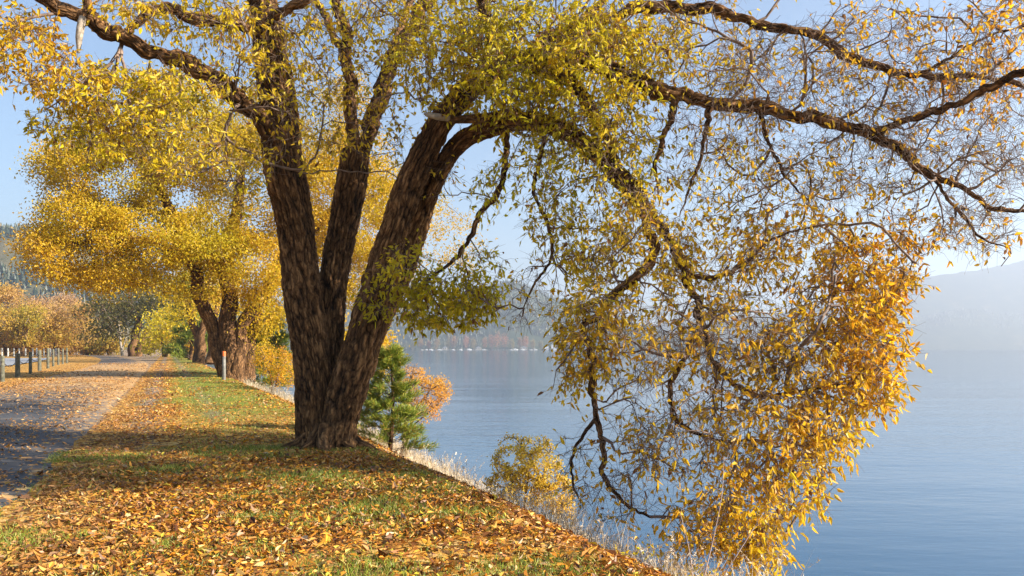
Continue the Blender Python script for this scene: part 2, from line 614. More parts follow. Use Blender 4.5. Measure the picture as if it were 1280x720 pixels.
# ------------------------------------------------------------------ branch growing
class Grow:
    """a skeleton of nodes; attractor points are joined to it one after another by curved shoots"""

    def __init__(s):
        s.p, s.par, s.fix, s.dir, s.leaf, s.hue, s.ok, s.mr = [], [], [], [], [], [], [], []

    def limb(s, pts, rad, frm=0.0, step=0.15, leaf=0.0):
        p, r = spline(pts, rad, step)
        prev = -1
        n = len(p)
        for k in range(n):
            d = p[min(k + 1, n - 1)] - p[max(k - 1, 0)]
            s.add(p[k], prev, r[k], d / (np.linalg.norm(d) + 1e-9), leaf, 0.4, k >= frm * n)
            prev = len(s.p) - 1

    def add(s, p, par, fix, d, leaf, hue, ok=True, mr=0.0):
        s.mr.append(mr)
        s.p.append(p); s.par.append(par); s.fix.append(fix); s.dir.append(d)
        s.leaf.append(leaf); s.hue.append(hue); s.ok.append(ok)

    def grow(s, A, LF, HU, step=0.13, sag=0.0, wob=0.07, rounds=14, maxd=3.0, rng=R, r0=0.0, r1=0.0):
        order = rng.permutation(len(A))
        sizes = np.geomspace(1, 6, rounds)
        cut = np.concatenate([[0], np.cumsum(sizes / sizes.sum() * len(A))]).astype(int)
        for k in range(rounds):
            ids = order[cut[k]:cut[k + 1]]
            gi = [i for i in range(len(s.p)) if s.ok[i]]
            kd = kdtree.KDTree(len(gi))
            for i in gi:
                kd.insert(s.p[i], i)
            kd.balance()
            for ai in ids:
                a = A[ai]
                best, bc = None, 1e9
                for co, i, dist in kd.find_n(a, 7):
                    if dist < 0.02:
                        continue
                    dv = (a - s.p[i]) / dist
                    cost = dist * (1 + 0.45 * (1 - float(dv.dot(s.dir[i]))))
                    if cost < bc:
                        bc, best = cost, i
                if best is None or bc > maxd * 1.9:
                    continue
                p0 = s.p[best]
                dv = a - p0
                L = float(np.linalg.norm(dv))
                d0 = s.dir[best] * 0.8 + dv / L * 0.6 + rng.normal(0, 0.25, 3)
                ctl = p0 + d0 / (np.linalg.norm(d0) + 1e-9) * L * 0.45
                m = max(2, int(L / step))
                wv = rng.normal(0, 1, 3) * wob * L
                wv2 = rng.normal(0, 1, 3) * wob * 0.6 * L
                prev = best
                q = p0
                for j in range(1, m + 1):
                    t = j / m
                    np_ = p0 * (1 - t) ** 2 + ctl * 2 * t * (1 - t) + a * t * t
                    np_ = np_ + wv * math.sin(PI * t) * 0.6 + wv2 * math.sin(2 * PI * t) * 0.6
                    np_ = np_ + rng.normal(0, step * 0.10, 3)
                    np_[2] -= sag * L * t * t
                    d = np_ - q
                    s.add(np_, prev, 0.0, d / (np.linalg.norm(d) + 1e-9), LF[ai], HU[ai], True, r0 + (r1 - r0) * t)
                    prev = len(s.p) - 1
                    q = np_

    def finish(s, tip=0.0026, expo=2.35, rmax=0.05):
        n = len(s.p)
        s.P = np.array(s.p); s.PAR = np.array(s.par); s.FIX = np.array(s.fix); s.DIR = np.array(s.dir)
        s.LEAF = np.array(s.leaf); s.HUE = np.array(s.hue)
        acc = np.zeros(n)
        rad = np.zeros(n)
        te = tip ** expo
        for i in range(n - 1, -1, -1):
            if acc[i] == 0:
                acc[i] = te
            rad[i] = max(acc[i] ** (1 / expo), s.mr[i])
            pa = s.par[i]
            if pa >= 0 and s.fix[i] == 0:
                acc[pa] += acc[i] + te * 0.06
        grown = s.FIX == 0
        rad = np.where(grown, np.minimum(rad, rmax), s.FIX)
        for i in range(n):
            if grown[i] and s.par[i] >= 0:
                rad[i] = min(rad[i], rad[s.par[i]] * 0.92 if not grown[s.par[i]] else rad[s.par[i]])
        s.RAD = rad
        s.GROWN = grown

    def twigs_mesh(s, name, mat, parent, extra=None, minr=0.0):
        g = np.where(s.GROWN)[0]
        a = s.PAR[g]
        r1 = np.maximum(s.RAD[g], minr)
        r0 = np.maximum(np.minimum(s.RAD[a], s.RAD[g] * 1.25), minr)
        p0, p1 = s.P[a], s.P[g]
        d1 = s.DIR[g]
        d0 = np.where(s.GROWN[a][:, None], s.DIR[a], d1)
        thick = r1 > 0.008
        sets = [seg_arrays(p0[thick], p1[thick], d0[thick], d1[thick], r0[thick], r1[thick], 6),
                seg_arrays(p0[~thick], p1[~thick], d0[~thick], d1[~thick], r0[~thick], r1[~thick], 3)]
        if extra is not None:
            sets.append(extra)
        V = np.concatenate([x[0] for x in sets])
        o, F = 0, []
        for v, f in sets:
            F.append(f + o)
            o += len(v)
        F = np.concatenate(F)
        me = mesh_np(name, V, F, True)
        return link(name, me, mat, parent)


def seg_arrays(p0, p1, d0, d1, r0, r1, k):
    ref = np.array([0.31, 0.53, 0.79])

    def ring(p, d, r):
        a = nrm(np.cross(d, ref))
        b = np.cross(nrm(d), a)
        th = np.linspace(0, 2 * PI, k, endpoint=False)
        return p[:, None] + r[:, None, None] * (np.cos(th)[None, :, None] * a[:, None] + np.sin(th)[None, :, None] * b[:, None])
    if len(p0) == 0:
        return np.zeros((0, 3)), np.zeros((0, 4), int)
    V = np.concatenate([ring(p0, d0, r0), ring(p1, d1, r1)], 1)
    i = np.arange(len(p0))[:, None] * (2 * k)
    F = []
    for j in range(k):
        j2 = (j + 1) % k
        F.append(i + np.array([[j, j2, k + j2, k + j]]))
    return V.reshape(-1, 3), np.concatenate(F)


def twiglets(g, per, rng, lmin=0.12, lmax=0.32, droop=0.25, maxr=0.007, rad=0.0019, leaves=(2, 6), lfun=None):
    """short leafy side shoots on the thin nodes; returns twig segments and leaf frames"""
    cand = np.where(g.GROWN & (g.RAD < maxr))[0]
    cnt = rng.poisson(per, len(cand))
    ids = np.repeat(cand, cnt)
    n = len(ids)
    d = g.DIR[ids] * 0.7 + rng.normal(0, 0.75, (n, 3)) + np.array([0, 0, -droop])
    d = nrm(d)
    L = rng.uniform(lmin, lmax, n)
    p0 = g.P[ids] + rng.normal(0, 0.004, (n, 3))
    mid = p0 + d * L[:, None] * 0.5
    d2 = nrm(d + rng.normal(0, 0.25, (n, 3)) + np.array([0, 0, -droop * 0.6]))
    end = mid + d2 * L[:, None] * 0.5
    rr = np.full(n, rad)
    sa = seg_arrays(p0, mid, d, d, rr * 1.3, rr, 3)
    sb = seg_arrays(mid, end, d, d2, rr, rr * 0.6, 3)
    segs = (np.concatenate([sa[0], sb[0]]), np.concatenate([sa[1], sb[1] + len(sa[0])]))
    # leaves
    lf = g.LEAF[ids]
    nl = rng.poisson(np.clip(lf, 0, 3) * rng.uniform(leaves[0], leaves[1], n))
    li = np.repeat(np.arange(n), nl)
    t = rng.uniform(0.15, 1.0, len(li))[:, None]
    lp = np.where(t < 0.5, p0[li] + (mid[li] - p0[li]) * t * 2, mid[li] + (end[li] - mid[li]) * (t - 0.5) * 2)
    ld = d2[li] * 0.55 + rng.normal(0, 0.55, (len(li), 3)) + np.array([0, 0, -0.55])
    ln = rng.normal(0, 1, (len(li), 3)) + np.array([0, 0, 0.6])
    hue = g.HUE[ids][li]
    return segs, lp, ld, ln, hue


def blob_points(blobs, rng, scale=1.0, near=None):
    A, LF, HU = [], [], []
    for (px, py, rx, ry, Y, dY, n, lf, hu) in blobs:
        n = int(n * scale)
        q = nrm(rng.normal(0, 1, (n, 3))) * (rng.uniform(0.15, 1, (n, 1)) ** (1 / 2.4))
        for k in range(n):
            y = Y + q[k, 1] * dY
            ax, ay = px + q[k, 0] * rx, py + q[k, 2] * ry
            A.append(P(ax, ay, y * near(ax, ay) if near else y))
            LF.append(lf * rng.uniform(0.5, 1.4))
            HU.append(hu + rng.normal(0, 0.06))
    return np.array(A), np.array(LF), np.array(HU)


# ------------------------------------------------------------------ setting
make_ground()
make_road()
make_water()


# ------------------------------------------------------------------ hills round the lake
def make_hill(name, ridge, Y0, depth, zbase, mat, rough, seed, nx=160, ny=26):
    """ridge: (pixel x, pixel y) silhouette as seen from the viewpoint, for a crest about depth metres behind the shore"""
    px = np.linspace(ridge[0][0], ridge[-1][0], nx)
    ry = np.interp(px, [r[0] for r in ridge], [r[1] for r in ridge])
    ry = ry - rough * (n2(px, px * 0, 0.045, seed) - 0.5) - rough * 0.5 * (n2(px, px * 0, 0.15, seed + 1) - 0.5)
    t = np.linspace(0, 1.7, ny)
    PX, TT = np.meshgrid(px, t, indexing='ij')
    Yc = Y0 + depth
    D = Y0 + depth * TT
    crest = EYE + (435 - ry) * Yc / 1000.0
    prof = np.where(TT <= 1, np.sin(np.clip(TT, 0, 1) * PI / 2) ** 1.3, np.cos(np.clip((TT - 1) / 0.7, 0, 1) * PI / 2))
    X = (PX - 640) * D / 1000.0
    Z = zbase + (crest[:, None] - zbase) * prof
    Z = Z + (n2(X, D, 1 / 180.0, seed + 3) - 0.5) * 22 * np.sin(np.clip(TT / 1.7, 0, 1) * PI) * np.clip((crest[:, None] - zbase) / 90, 0.1, 1.6)
    V = np.stack([X, D, Z], -1).reshape(-1, 3)
    idx = np.arange(nx * ny).reshape(nx, ny)
    F = np.stack([idx[:-1, :-1], idx[1:, :-1], idx[1:, 1:], idx[:-1, 1:]], -1).reshape(-1, 4)
    me = mesh_np(name, V, F, True)
    o = tag(link(name, me, mat), kind='structure')
    return X, D, Z


def hill_material(name, a, b_, c):
    b = NB(name)
    tc = b.n('TexCoord').outputs['Object']
    f = b.noise(tc, 0.02, 6, 0.7)
    b.l(b.ramp(f, [(0.3, a), (0.55, b_), (0.75, c)]), b.b.inputs['Base Color'])
    b.b.inputs['Roughness'].default_value = 1.0
    b.b.inputs['Specular IOR Level'].default_value = 0.0
    return b.m


HM = hill_material('forested_hill', (0.02, 0.035, 0.02), (0.045, 0.055, 0.03), (0.12, 0.10, 0.055))
HM2 = hill_material('dry_grass_hill', (0.04, 0.05, 0.025), (0.13, 0.11, 0.06), (0.24, 0.19, 0.11))
hillA = make_hill('hill', [(120, 372), (250, 380), (400, 385), (480, 388), (560, 379), (610, 362), (637, 353), (668, 365), (705, 381), (760, 399), (830, 420), (900, 432), (960, 437)], 1700, 420, WATER_Z - 1, HM, 7, 31)
hillB = make_hill('hill', [(560, 432), (700, 420), (820, 408), (950, 400), (1050, 397), (1150, 392), (1230, 388), (1300, 392), (1420, 385), (1600, 380)], 3000, 500, WATER_Z - 1, HM, 5, 41)
hillC = make_hill('hill', [(700, 425), (900, 405), (1000, 385), (1080, 368), (1140, 352), (1200, 340), (1250, 333), (1330, 322), (1450, 330), (1600, 350), (1750, 380)], 3300, 600, WATER_Z - 1, HM, 6, 51)
hillD = make_hill('hill', [(-500, 300), (-300, 280), (-150, 285), (-50, 288), (0, 291), (40, 292), (75, 297), (110, 310), (170, 335), (240, 365), (330, 400)], 620, 260, -1, HM2, 9, 61)


def make_forest(name, grid, n, hmin, hmax, seed, cols, tmin=0.02, tmax=1.05, mask=0.35):
    rng = np.random.default_rng(seed)
    X, D, Z = grid
    nx, ny = X.shape
    fi = rng.uniform(0, nx - 1.001, n * 3)
    fj = rng.uniform(tmin / 1.7, tmax / 1.7, n * 3) * (ny - 1)
    i, j = fi.astype(int), fj.astype(int)
    a, b_ = fi - i, fj - j

    def s(G):
        return G[i, j] * (1 - a) * (1 - b_) + G[i + 1, j] * a * (1 - b_) + G[i, j + 1] * (1 - a) * b_ + G[i + 1, j + 1] * a * b_
    x, y, z = s(X), s(D), s(Z)
    keep = (n2(x, y, 1 / 70.0, seed) > mask)
    x, y, z = x[keep][:n], y[keep][:n], z[keep][:n]
    n = len(x)
    h = rng.uniform(hmin, hmax, n)
    k = 7
    th = np.linspace(0, 2 * PI, k, endpoint=False)
    Vs, Fs, Cs, o = [], [], [], 0
    tc = palette(rng.uniform(0, 1, n), cols)
    for tier in range(3):
        z0 = z + h * (0.06 + 0.27 * tier)
        z1 = z + h * (0.55 + 0.225 * tier)
        r = h * (0.20 - 0.045 * tier)
        rr = r[:, None] * rng.uniform(0.65, 1.25, (n, k))
        ring = np.stack([x[:, None] + rr * np.cos(th), y[:, None] + rr * np.sin(th), z0[:, None] + h[:, None] * rng.uniform(-.04, .04, (n, k))], -1)
        top = np.stack([x, y, z1], -1)[:, None]
        V = np.concatenate([ring, top], 1)
        b0 = np.arange(n)[:, None] * (k + 1) + o
        for q in range(k):
            Fs.append(b0 + np.array([[q, (q + 1) % k, k]]))
        Vs.append(V.reshape(-1, 3))
        Cs.append(np.repeat(np.concatenate([tc, np.ones((n, 1))], 1), k + 1, 0))
        o += n * (k + 1)
    me = mesh_np(name, np.concatenate(Vs), np.concatenate(Fs), False, dict(leafcol=np.concatenate(Cs)))
    return link(name, me, M['needle'])


CON = [(0, (0.018, 0.034, 0.018)), (0.6, (0.03, 0.05, 0.022)), (0.9, (0.05, 0.06, 0.022)), (1, (0.20, 0.14, 0.03))]
tag(make_forest('conifer_forest', hillA, 6500, 8, 14, 71, CON), 'dark blue green conifer forest covering the hazy hill across the lake', 'forest', kind='stuff')
tag(make_forest('conifer_forest', hillD, 5200, 6, 13, 72, CON, 0.15, 1.05, 0.40), 'conifer forest on the bluish hillside beyond the road, above the fence', 'forest', kind='stuff')
tag(make_forest('conifer_forest', hillB, 3500, 8, 13, 73, CON, 0.4, 1.05, 0.3), 'pale hazy forest on the low ridge behind the open lake', 'forest', kind='stuff')

# haze: one closed box of even air round everything
bm_v = np.array([[-5600, -560, WATER_Z - 3.2], [5600, -560, WATER_Z - 3.2], [5600, 6300, WATER_Z - 3.2], [-5600, 6300, WATER_Z - 3.2],
                 [-5600, -560, 475], [5600, -560, 475], [5600, 6300, 475], [-5600, 6300, 475]], float)
hz = mesh_np('haze', bm_v, np.array([[0, 3, 2, 1], [4, 5, 6, 7], [0, 1, 5, 4], [1, 2, 6, 5], [2, 3, 7, 6], [3, 0, 4, 7]]))
hm = bpy.data.materials.new('haze_air')
hm.use_nodes = True
hm.node_tree.nodes.clear()
ho = hm.node_tree.nodes.new('ShaderNodeOutputMaterial')
hv = hm.node_tree.nodes.new('ShaderNodeVolumePrincipled')
hv.inputs['Color'].default_value = (0.72, 0.82, 1.0, 1)
hv.inputs['Density'].default_value = HAZE
hv.inputs['Anisotropy'].default_value = 0.35
hm.node_tree.links.new(hv.outputs[0], ho.inputs['Volume'])
tag(link('haze', hz, hm), kind='stuff')

# ------------------------------------------------------------------ the big leaning tree
RT = np.random.default_rng(11)
TY = 12.8
base = P(408, 560, TY)
tree = empty('willow_tree', (base[0], base[1], gz(base[0], base[1])),
             'big multi-stemmed tree with furrowed dark bark, arching yellow branches down over the lake', 'tree')


def nearer(px, py):
    """the drooping right half of the crown swings out towards the viewer"""
    return 1 - 0.14 * float(sstep(220, 480, py)) * float(sstep(690, 860, px))


def PL(lst):
    return [P(q[0], q[1], q[2] * nearer(q[0], q[1])) for q in lst]


def PX(r, Y):      # a radius in photo pixels at distance Y
    return r * Y / 1000.0


LIMBS = {}
A_ = [(398, 585, 12.8), (394, 540, 12.8), (393, 490, 12.8), (385, 430, 12.8), (377, 370, 12.8), (369, 310, 12.75), (363, 250, 12.7), (353, 190, 12.65), (343, 120, 12.6), (334, 50, 12.6), (322, -40, 12.7), (305, -150, 12.9)]
A_r = [PX(r, 12.8) for r in (23, 22.5, 23, 23, 23, 23, 23.5, 24, 24, 21, 16, 9)]
B_ = [(408, 560, 13.1), (410, 500, 13.1), (411, 440, 13.15), (414, 390, 13.2), (420, 340, 13.25), (430, 285, 13.3), (441, 235, 13.35), (447, 190, 13.4)]
B_r = [PX(r, 13) for r in (20, 20, 19, 18.5, 18.5, 19, 19, 18)]
B1_ = [(446, 200, 13.4), (440, 150, 13.4), (437, 100, 13.5), (431, 50, 13.5), (424, 0, 13.6), (412, -80, 13.8), (400, -170, 14)]
B1_r = [PX(r, 13) for r in (13, 12, 11.5, 11, 10, 7, 3)]
B2_ = [(449, 200, 13.4), (465, 150, 13.5), (482, 105, 13.6), (499, 62, 13.6), (522, 20, 13.7), (553, -30, 13.8), (600, -120, 14)]
B2_r = [PX(r, 13) for r in (13, 14, 14, 13, 12, 9, 4)]
C_ = [(417, 585, 12.7), (424, 540, 12.7), (434, 490, 12.65), (450, 440, 12.6), (465, 385, 12.55), (481, 330, 12.5), (498, 280, 12.4), (512, 230, 12.3), (533, 185, 12.2), (559, 143, 12.1), (594, 105, 12.0), (650, 76, 11.8), (720, 74, 11.5), (780, 95, 11.3), (828, 116, 11.2)]
C_r = [PX(r, 12.5) for r in (22, 23, 25, 25, 24.5, 24, 23, 22, 21, 19, 16, 12.5, 11.5, 11, 11)]
D_ = [(418, 545, 12.9), (441, 470, 12.95), (472, 405, 13.0), (501, 345, 13.05), (517, 297, 13.05), (532, 252, 12.9), (551, 212, 12.65), (584, 174, 12.35), (640, 154, 12.0), (676, 153, 11.8), (712, 166, 11.6), (745, 192, 11.4), (772, 224, 11.2), (797, 254, 11.0)]
D_r = [PX(r, 12.5) for r in (20, 21, 20, 20, 19.5, 19, 18, 16, 14.5, 14, 13.5, 13, 12, 11)]
E_ = [(815, 112, 11.2), (860, 121, 11.1), (920, 131, 11.0), (990, 143, 10.9), (1042, 151, 10.8), (1090, 170, 10.8), (1140, 200, 10.7), (1170, 221, 10.6), (1205, 238, 10.6), (1242, 260, 10.5), (1290, 266, 10.5), (1340, 275, 10.4)]
E_r = [PX(r, 11) for r in (14, 14, 13, 11.5, 10.5, 9.5, 8, 6.5, 4.8, 3.8, 3, 1.5)]
E2_ = [(1165, 218, 10.6), (1182, 245, 10.5), (1206, 272, 10.5), (1226, 298, 10.4), (1262, 310, 10.4)]
E2_r = [PX(r, 11) for r in (4.5, 3.6, 3, 2.2, 1.2)]
E3_ = [(1040, 150, 10.8), (1000, 128, 10.9), (960, 108, 11.0), (905, 96, 11.1)]
F_ = [(640, 80, 11.8), (690, 48, 11.8), (760, 22, 11.8), (830, 8, 11.7), (895, 12, 11.6), (935, 24, 11.5), (985, 36, 11.4), (1022, 47, 11.4), (1052, 66, 11.3), (1084, 79, 11.2), (1122, 90, 11.2), (1168, 96, 11.1), (1215, 95, 11.0), (1290, 108, 11.0), (1350, 122, 11.0)]
F_r = [PX(r, 11.5) for r in (12, 11, 10.5, 10, 9.5, 9, 8.5, 8, 7.8, 7, 6, 5, 4, 3, 1.5)]
F2_ = [(1110, 87, 11.2), (1150, 92, 11.1), (1190, 70, 11.1), (1240, 44, 11.0), (1290, 30, 10.9)]
F2_r = [PX(r, 11) for r in (4.5, 4, 3.3, 2.5, 1.4)]
G_ = [(600, 105, 12.0), (612, 60, 12.1), (606, 10, 12.2), (596, -50, 12.3), (600, -140, 12.5)]
G_r = [PX(r, 12) for r in (13, 12, 11, 9, 4)]
H_ = [(846, 118, 11.1), (838, 148, 11.0), (828, 178, 10.9), (819, 205, 10.8), (823, 246, 10.7)]
H_r = [PX(r, 11) for r in (7, 6.2, 5.4, 4, 1.2)]
I_ = [(660, 82, 11.8), (702, 95, 11.7), (730, 124, 11.5), (752, 165, 11.3), (772, 205, 11.1), (795, 248, 10.9), (812, 280, 10.8), (818, 312, 10.6), (798, 345, 10.5), (766, 368, 10.4), (750, 391, 10.3), (731, 405, 10.3), (733, 425, 10.3), (742, 456, 10.25), (741, 490, 10.2), (745, 522, 10.15), (757, 560, 10.1), (755, 594, 10.05), (780, 630, 10.0), (812, 646, 9.95)]
I_r = [PX(r, 11) for r in (12, 12, 12, 11.5, 11, 10.5, 9, 8, 7.5, 7, 6.5, 6.3, 6, 5.8, 5.5, 5, 4.6, 4, 3, 1.5)]
J_ = [(797, 252, 11.0), (812, 268, 11.0), (838, 300, 11.0), (856, 340, 10.9), (872, 385, 10.8), (874, 412, 10.7), (856, 446, 10.6), (841, 474, 10.5), (838, 510, 10.4), (860, 536, 10.4), (900, 551, 10.3), (945, 550, 10.2)]
J_r = [PX(r, 11) for r in (10, 9.5, 8.5, 7.5, 6.5, 6, 5.2, 4.6, 4.2, 3.6, 2.8, 1.5)]
K_ = [(873, 400, 10.8), (884, 420, 10.8), (893, 452, 10.7), (922, 481, 10.6), (952, 495, 10.6), (1002, 490, 10.5), (1066, 479, 10.4)]
K_r = [PX(r, 11) for r in (5.5, 5.2, 5, 4.4, 3.8, 3, 1.5)]
L_ = [(838, 300, 11.0), (852, 335, 10.9), (876, 347, 10.8), (902, 345, 10.7), (934, 325, 10.6), (962, 300, 10.6), (1010, 285, 10.5)]
L_r = [PX(r, 11) for r in (6, 5.5, 5, 4.6, 3.8, 2.8, 1.5)]
N_ = [(734, 420, 10.3), (722, 520, 10.1), (712, 555, 10.1), (713, 590, 10.1), (725, 625, 10.0)]
N_ = [(745, 522, 10.15), (728, 545, 10.1), (714, 572, 10.05), (715, 600, 10.0), (726, 628, 10.0)]
N_r = [PX(r, 11) for r in (4, 3.6, 3.2, 2.6, 1.5)]
O_ = [(632, 165, 12.1), (632, 195, 12.1), (624, 238, 12.1), (601, 268, 12.1), (587, 298, 12.1), (570, 322, 12.1), (548, 340, 12.1), (524, 358, 12.0)]
O_r = [PX(r, 12) for r in (7, 6.5, 6, 6, 5, 4, 3, 1.5)]
Q_ = [(680, 155, 11.8), (676, 200, 11.8), (668, 240, 11.7), (684, 282, 11.6), (690, 320, 11.5), (668, 355, 11.4), (655, 385, 11.4)]
Q_r = [PX(r, 12) for r in (5, 4.6, 4.2, 3.8, 3.2, 2.4, 1.2)]
S_ = [(356, 205, 12.6), (335, 165, 12.3), (305, 128, 12.0), (265, 98, 11.7), (212, 73, 11.4), (152, 47, 11.1), (96, 20, 10.8), (40, -6, 10.5), (-30, -48, 10.2), (-110, -90, 10)]
S_r = [PX(r, 12) for r in (18, 17, 15.5, 14, 12.5, 11.5, 10.5, 10, 7, 3)]
S2_ = [(100, 24, 10.8), (106, 2, 10.8), (120, -30, 10.9), (150, -90, 11)]
S2_r = [PX(r, 12) for r in (8, 7.5, 6.5, 3)]
T_ = [(330, 40, 12.55), (300, 34, 12.3), (270, 28, 12.0), (240, 18, 11.7), (205, 10, 11.5), (178, 20, 11.3), (158, 42, 11.2), (150, 60, 11.1)]
T_r = [PX(r, 12) for r in (12, 11.5, 11, 10, 9, 8, 6, 3)]
T2_ = [(318, 38, 12.5), (342, 26, 12.2), (364, 11, 12.0), (388, -4, 11.9), (430, -40, 11.8)]
T2_r = [PX(r, 12) for r in (10, 9.5, 9, 8, 4)]
U_ = [(950, 136, 11.0), (958, 170, 10.9), (970, 198, 10.8), (985, 225, 10.7), (1010, 250, 10.6)]
U_r = [PX(r, 11) for r in (5, 4.4, 3.8, 2.8, 1.4)]
U2_ = [(886, 126, 11.1), (884, 155, 11.0), (877, 190, 10.9), (862, 235, 10.8), (850, 270, 10.7)]
U2_r = [PX(r, 11) for r in (6, 5, 4, 2.6, 1.0)]
W_ = [(700, 60, 11.8), (735, 20, 12.2), (790, -30, 12.6), (860, -90, 13)]
W_r = [PX(r, 12) for r in (9, 8, 6, 3)]

V1_ = [(466, 148, 13.5), (482, 95, 14.2), (500, 40, 15.6), (515, -5, 17.2), (530, -45, 19.0), (560, -75, 20.5)]
V1_r = [PX(r, 13) for r in (9, 8.5, 8, 7, 5, 2)]
V2_ = [(437, 110, 13.5), (425, 60, 14.5), (400, 10, 16.0), (372, -30, 17.8), (330, -60, 19.5)]
V2_r = [PX(r, 13) for r in (8, 7.5, 7, 5, 2)]

Z_ = [(1085, 168, 10.8), (1190, 130, 10.2), (1340, 62, 9.1), (1640, -60, 7.6), (1900, -130, 6.2)]  # limb running out of view, added so its leaves shade the foreground
Z_r = [PX(r, 10) for r in (8, 7.5, 7, 5, 2)]
Z2_ = [(1340, 62, 9.1), (1362, -30, 8.7), (1372, -110, 8.2), (1385, -250, 7.3)]  # unseen offshoot, added to carry leaves that shade the near road
Z2_r = [PX(r, 10) for r in (5.5, 5, 4, 2)]
Y_ = [(845, -80, 12.9), (905, -100, 14), (960, -95, 15.5), (1010, -85, 17.2)]  # high limb out of view, added for leaves that shade the farther road
Y_r = [PX(r, 13) for r in (6, 6, 5, 2)]

parts = []
for k, (pl, rl, ns, fl) in enumerate([(A_, A_r, 150, 0.22), (B_, B_r, 110, 0.0), (C_, C_r, 140, 0.22), (D_, D_r, 110, 0.0)]):
    p, r = spline(PL(pl), np.array(rl) * np.interp(np.arange(len(rl)) / len(rl), [0, .12, .4, 1], [(.97, .97, .95, .95), (.95, .95, .95, .95), (1.0, .93, .74, .76), (.9, .8, .68, .66)][k]), 0.03)
    # a slow sway so that the stems are not ruler-straight
    sw = np.stack([vnoise(np.stack([p[:, 2] * 0.9, p[:, 2] * 0 + q + k, p[:, 0] * 0.6], 1), 80 + q) - 0.5 for q in range(2)], 1)
    p = p + np.stack([sw[:, 0] * 0.10, sw[:, 1] * 0.12, sw[:, 0] * 0], 1)
    parts.append(tube_arrays(p, r, ns, amp=0.065, flare=fl, seed=k))
join_tubes('trunk', parts, M['bark'], tree)
for k, (pl, rl) in enumerate([(B1_, B1_r), (B2_, B2_r), (E_, E_r), (F_, F_r), (G_, G_r), (H_, H_r), (I_, I_r), (J_, J_r), (K_, K_r), (L_, L_r), (N_, N_r), (O_, O_r),
                              (Q_, Q_r), (S_, S_r), (S2_, S2_r), (T_, T_r), (T2_, T2_r), (U_, U_r), (U2_, U2_r), (W_, W_r), (E2_, E2_r), (F2_, F2_r), (V1_, V1_r), (V2_, V2_r), (Z_, Z_r), (Z2_, Z2_r), (Y_, Y_r)]):
    r_k = 0.62 if max(rl) > 0.11 else 0.56
    p, r = spline(PL(pl), np.array(rl) * r_k, 0.04)
    sw = np.stack([vnoise(p * 3.1 + q * 7.7, 90 + q) - 0.5 for q in range(3)], 1)
    sw2 = np.stack([vnoise(p * 8.5 + q * 3.3, 95 + q) - 0.5 for q in range(3)], 1)
    p = p + sw * np.minimum(0.12, r * 1.6)[:, None] + sw2 * np.minimum(0.05, r * 1.3)[:, None]
    sw3 = np.stack([vnoise(p * 15.0 + q * 5.9, 105 + q) - 0.5 for q in range(3)], 1)
    p = p + sw3 * np.minimum(0.05, r * 1.7)[:, None]
    r = r * (0.82 + 0.45 * vnoise(p * 6.0 + 3, 109))
    big = max(rl) > 0.11
    V, F, F3, bc, rg = tube_arrays(p, r, 48 if big else 22, amp=0.055 if big else 0.03, seed=20 + k, knob=0.25)
    link('limb', mesh_np('limb', V, [F, F3], True, dict(bark=bc, ridge=rg)), M['bark'], tree)

# roots breaking the surface at the foot of the stems
for k, (ang, L, r) in enumerate([(200, .75, .12), (245, .6, .10), (285, .8, .12), (325, .65, .11), (10, .8, .12), (160, .7, .10), (60, .6, .1)]):
    ca, sa = math.cos(math.radians(ang)), math.sin(math.radians(ang))
    bx, by = base[0] + 0.02, base[1] - 0.05
    q = []
    for f, dz in ((0.18, .32), (0.36, .13), (0.50, .035), (0.72, -.02), (1.0, -.10)):
        x_, y_ = bx + ca * (f * L + .10), by + sa * (f * L + .10)
        q.append((x_ + 0.05 * math.sin(5 * f + k), y_, gz(x_, y_) + dz))
    tube_obj('root', q, [r * 1.1, r, r * .8, r * .55, r * .25], M['bark'], tree, 0.03, 26, amp=0.05, seed=70 + k)

stub = tube_obj('broken_branch', PL([(646, 140, 11.95), (612, 146, 11.8), (585, 149, 11.7), (560, 149, 11.6), (546, 146, 11.5), (534, 143, 11.45)]), [PX(x, 12) for x in (6, 5.2, 4.8, 4.6, 4.2, 2.2)], M['bark'], tree, 0.03, 24, amp=0.03, seed=55)
s2 = tube_obj('bare_end', PL([(561, 148, 11.56), (548, 146, 11.46), (538, 144, 11.4), (530, 142, 11.38)]), [PX(x, 12) for x in (3.6, 4.2, 3.4, 1.2)], M['dead_wood'], stub, 0.02, 14, amp=0.02, seed=56)
tube_obj('hanging_bark', PL([(103, 22, 10.65), (101, 34, 10.6), (99, 48, 10.58), (98, 66, 10.58)]), [PX(x, 11) for x in (4, 4.6, 4, 1.6)], M['dead_wood'], tree, 0.02, 12, amp=0.015, seed=57)

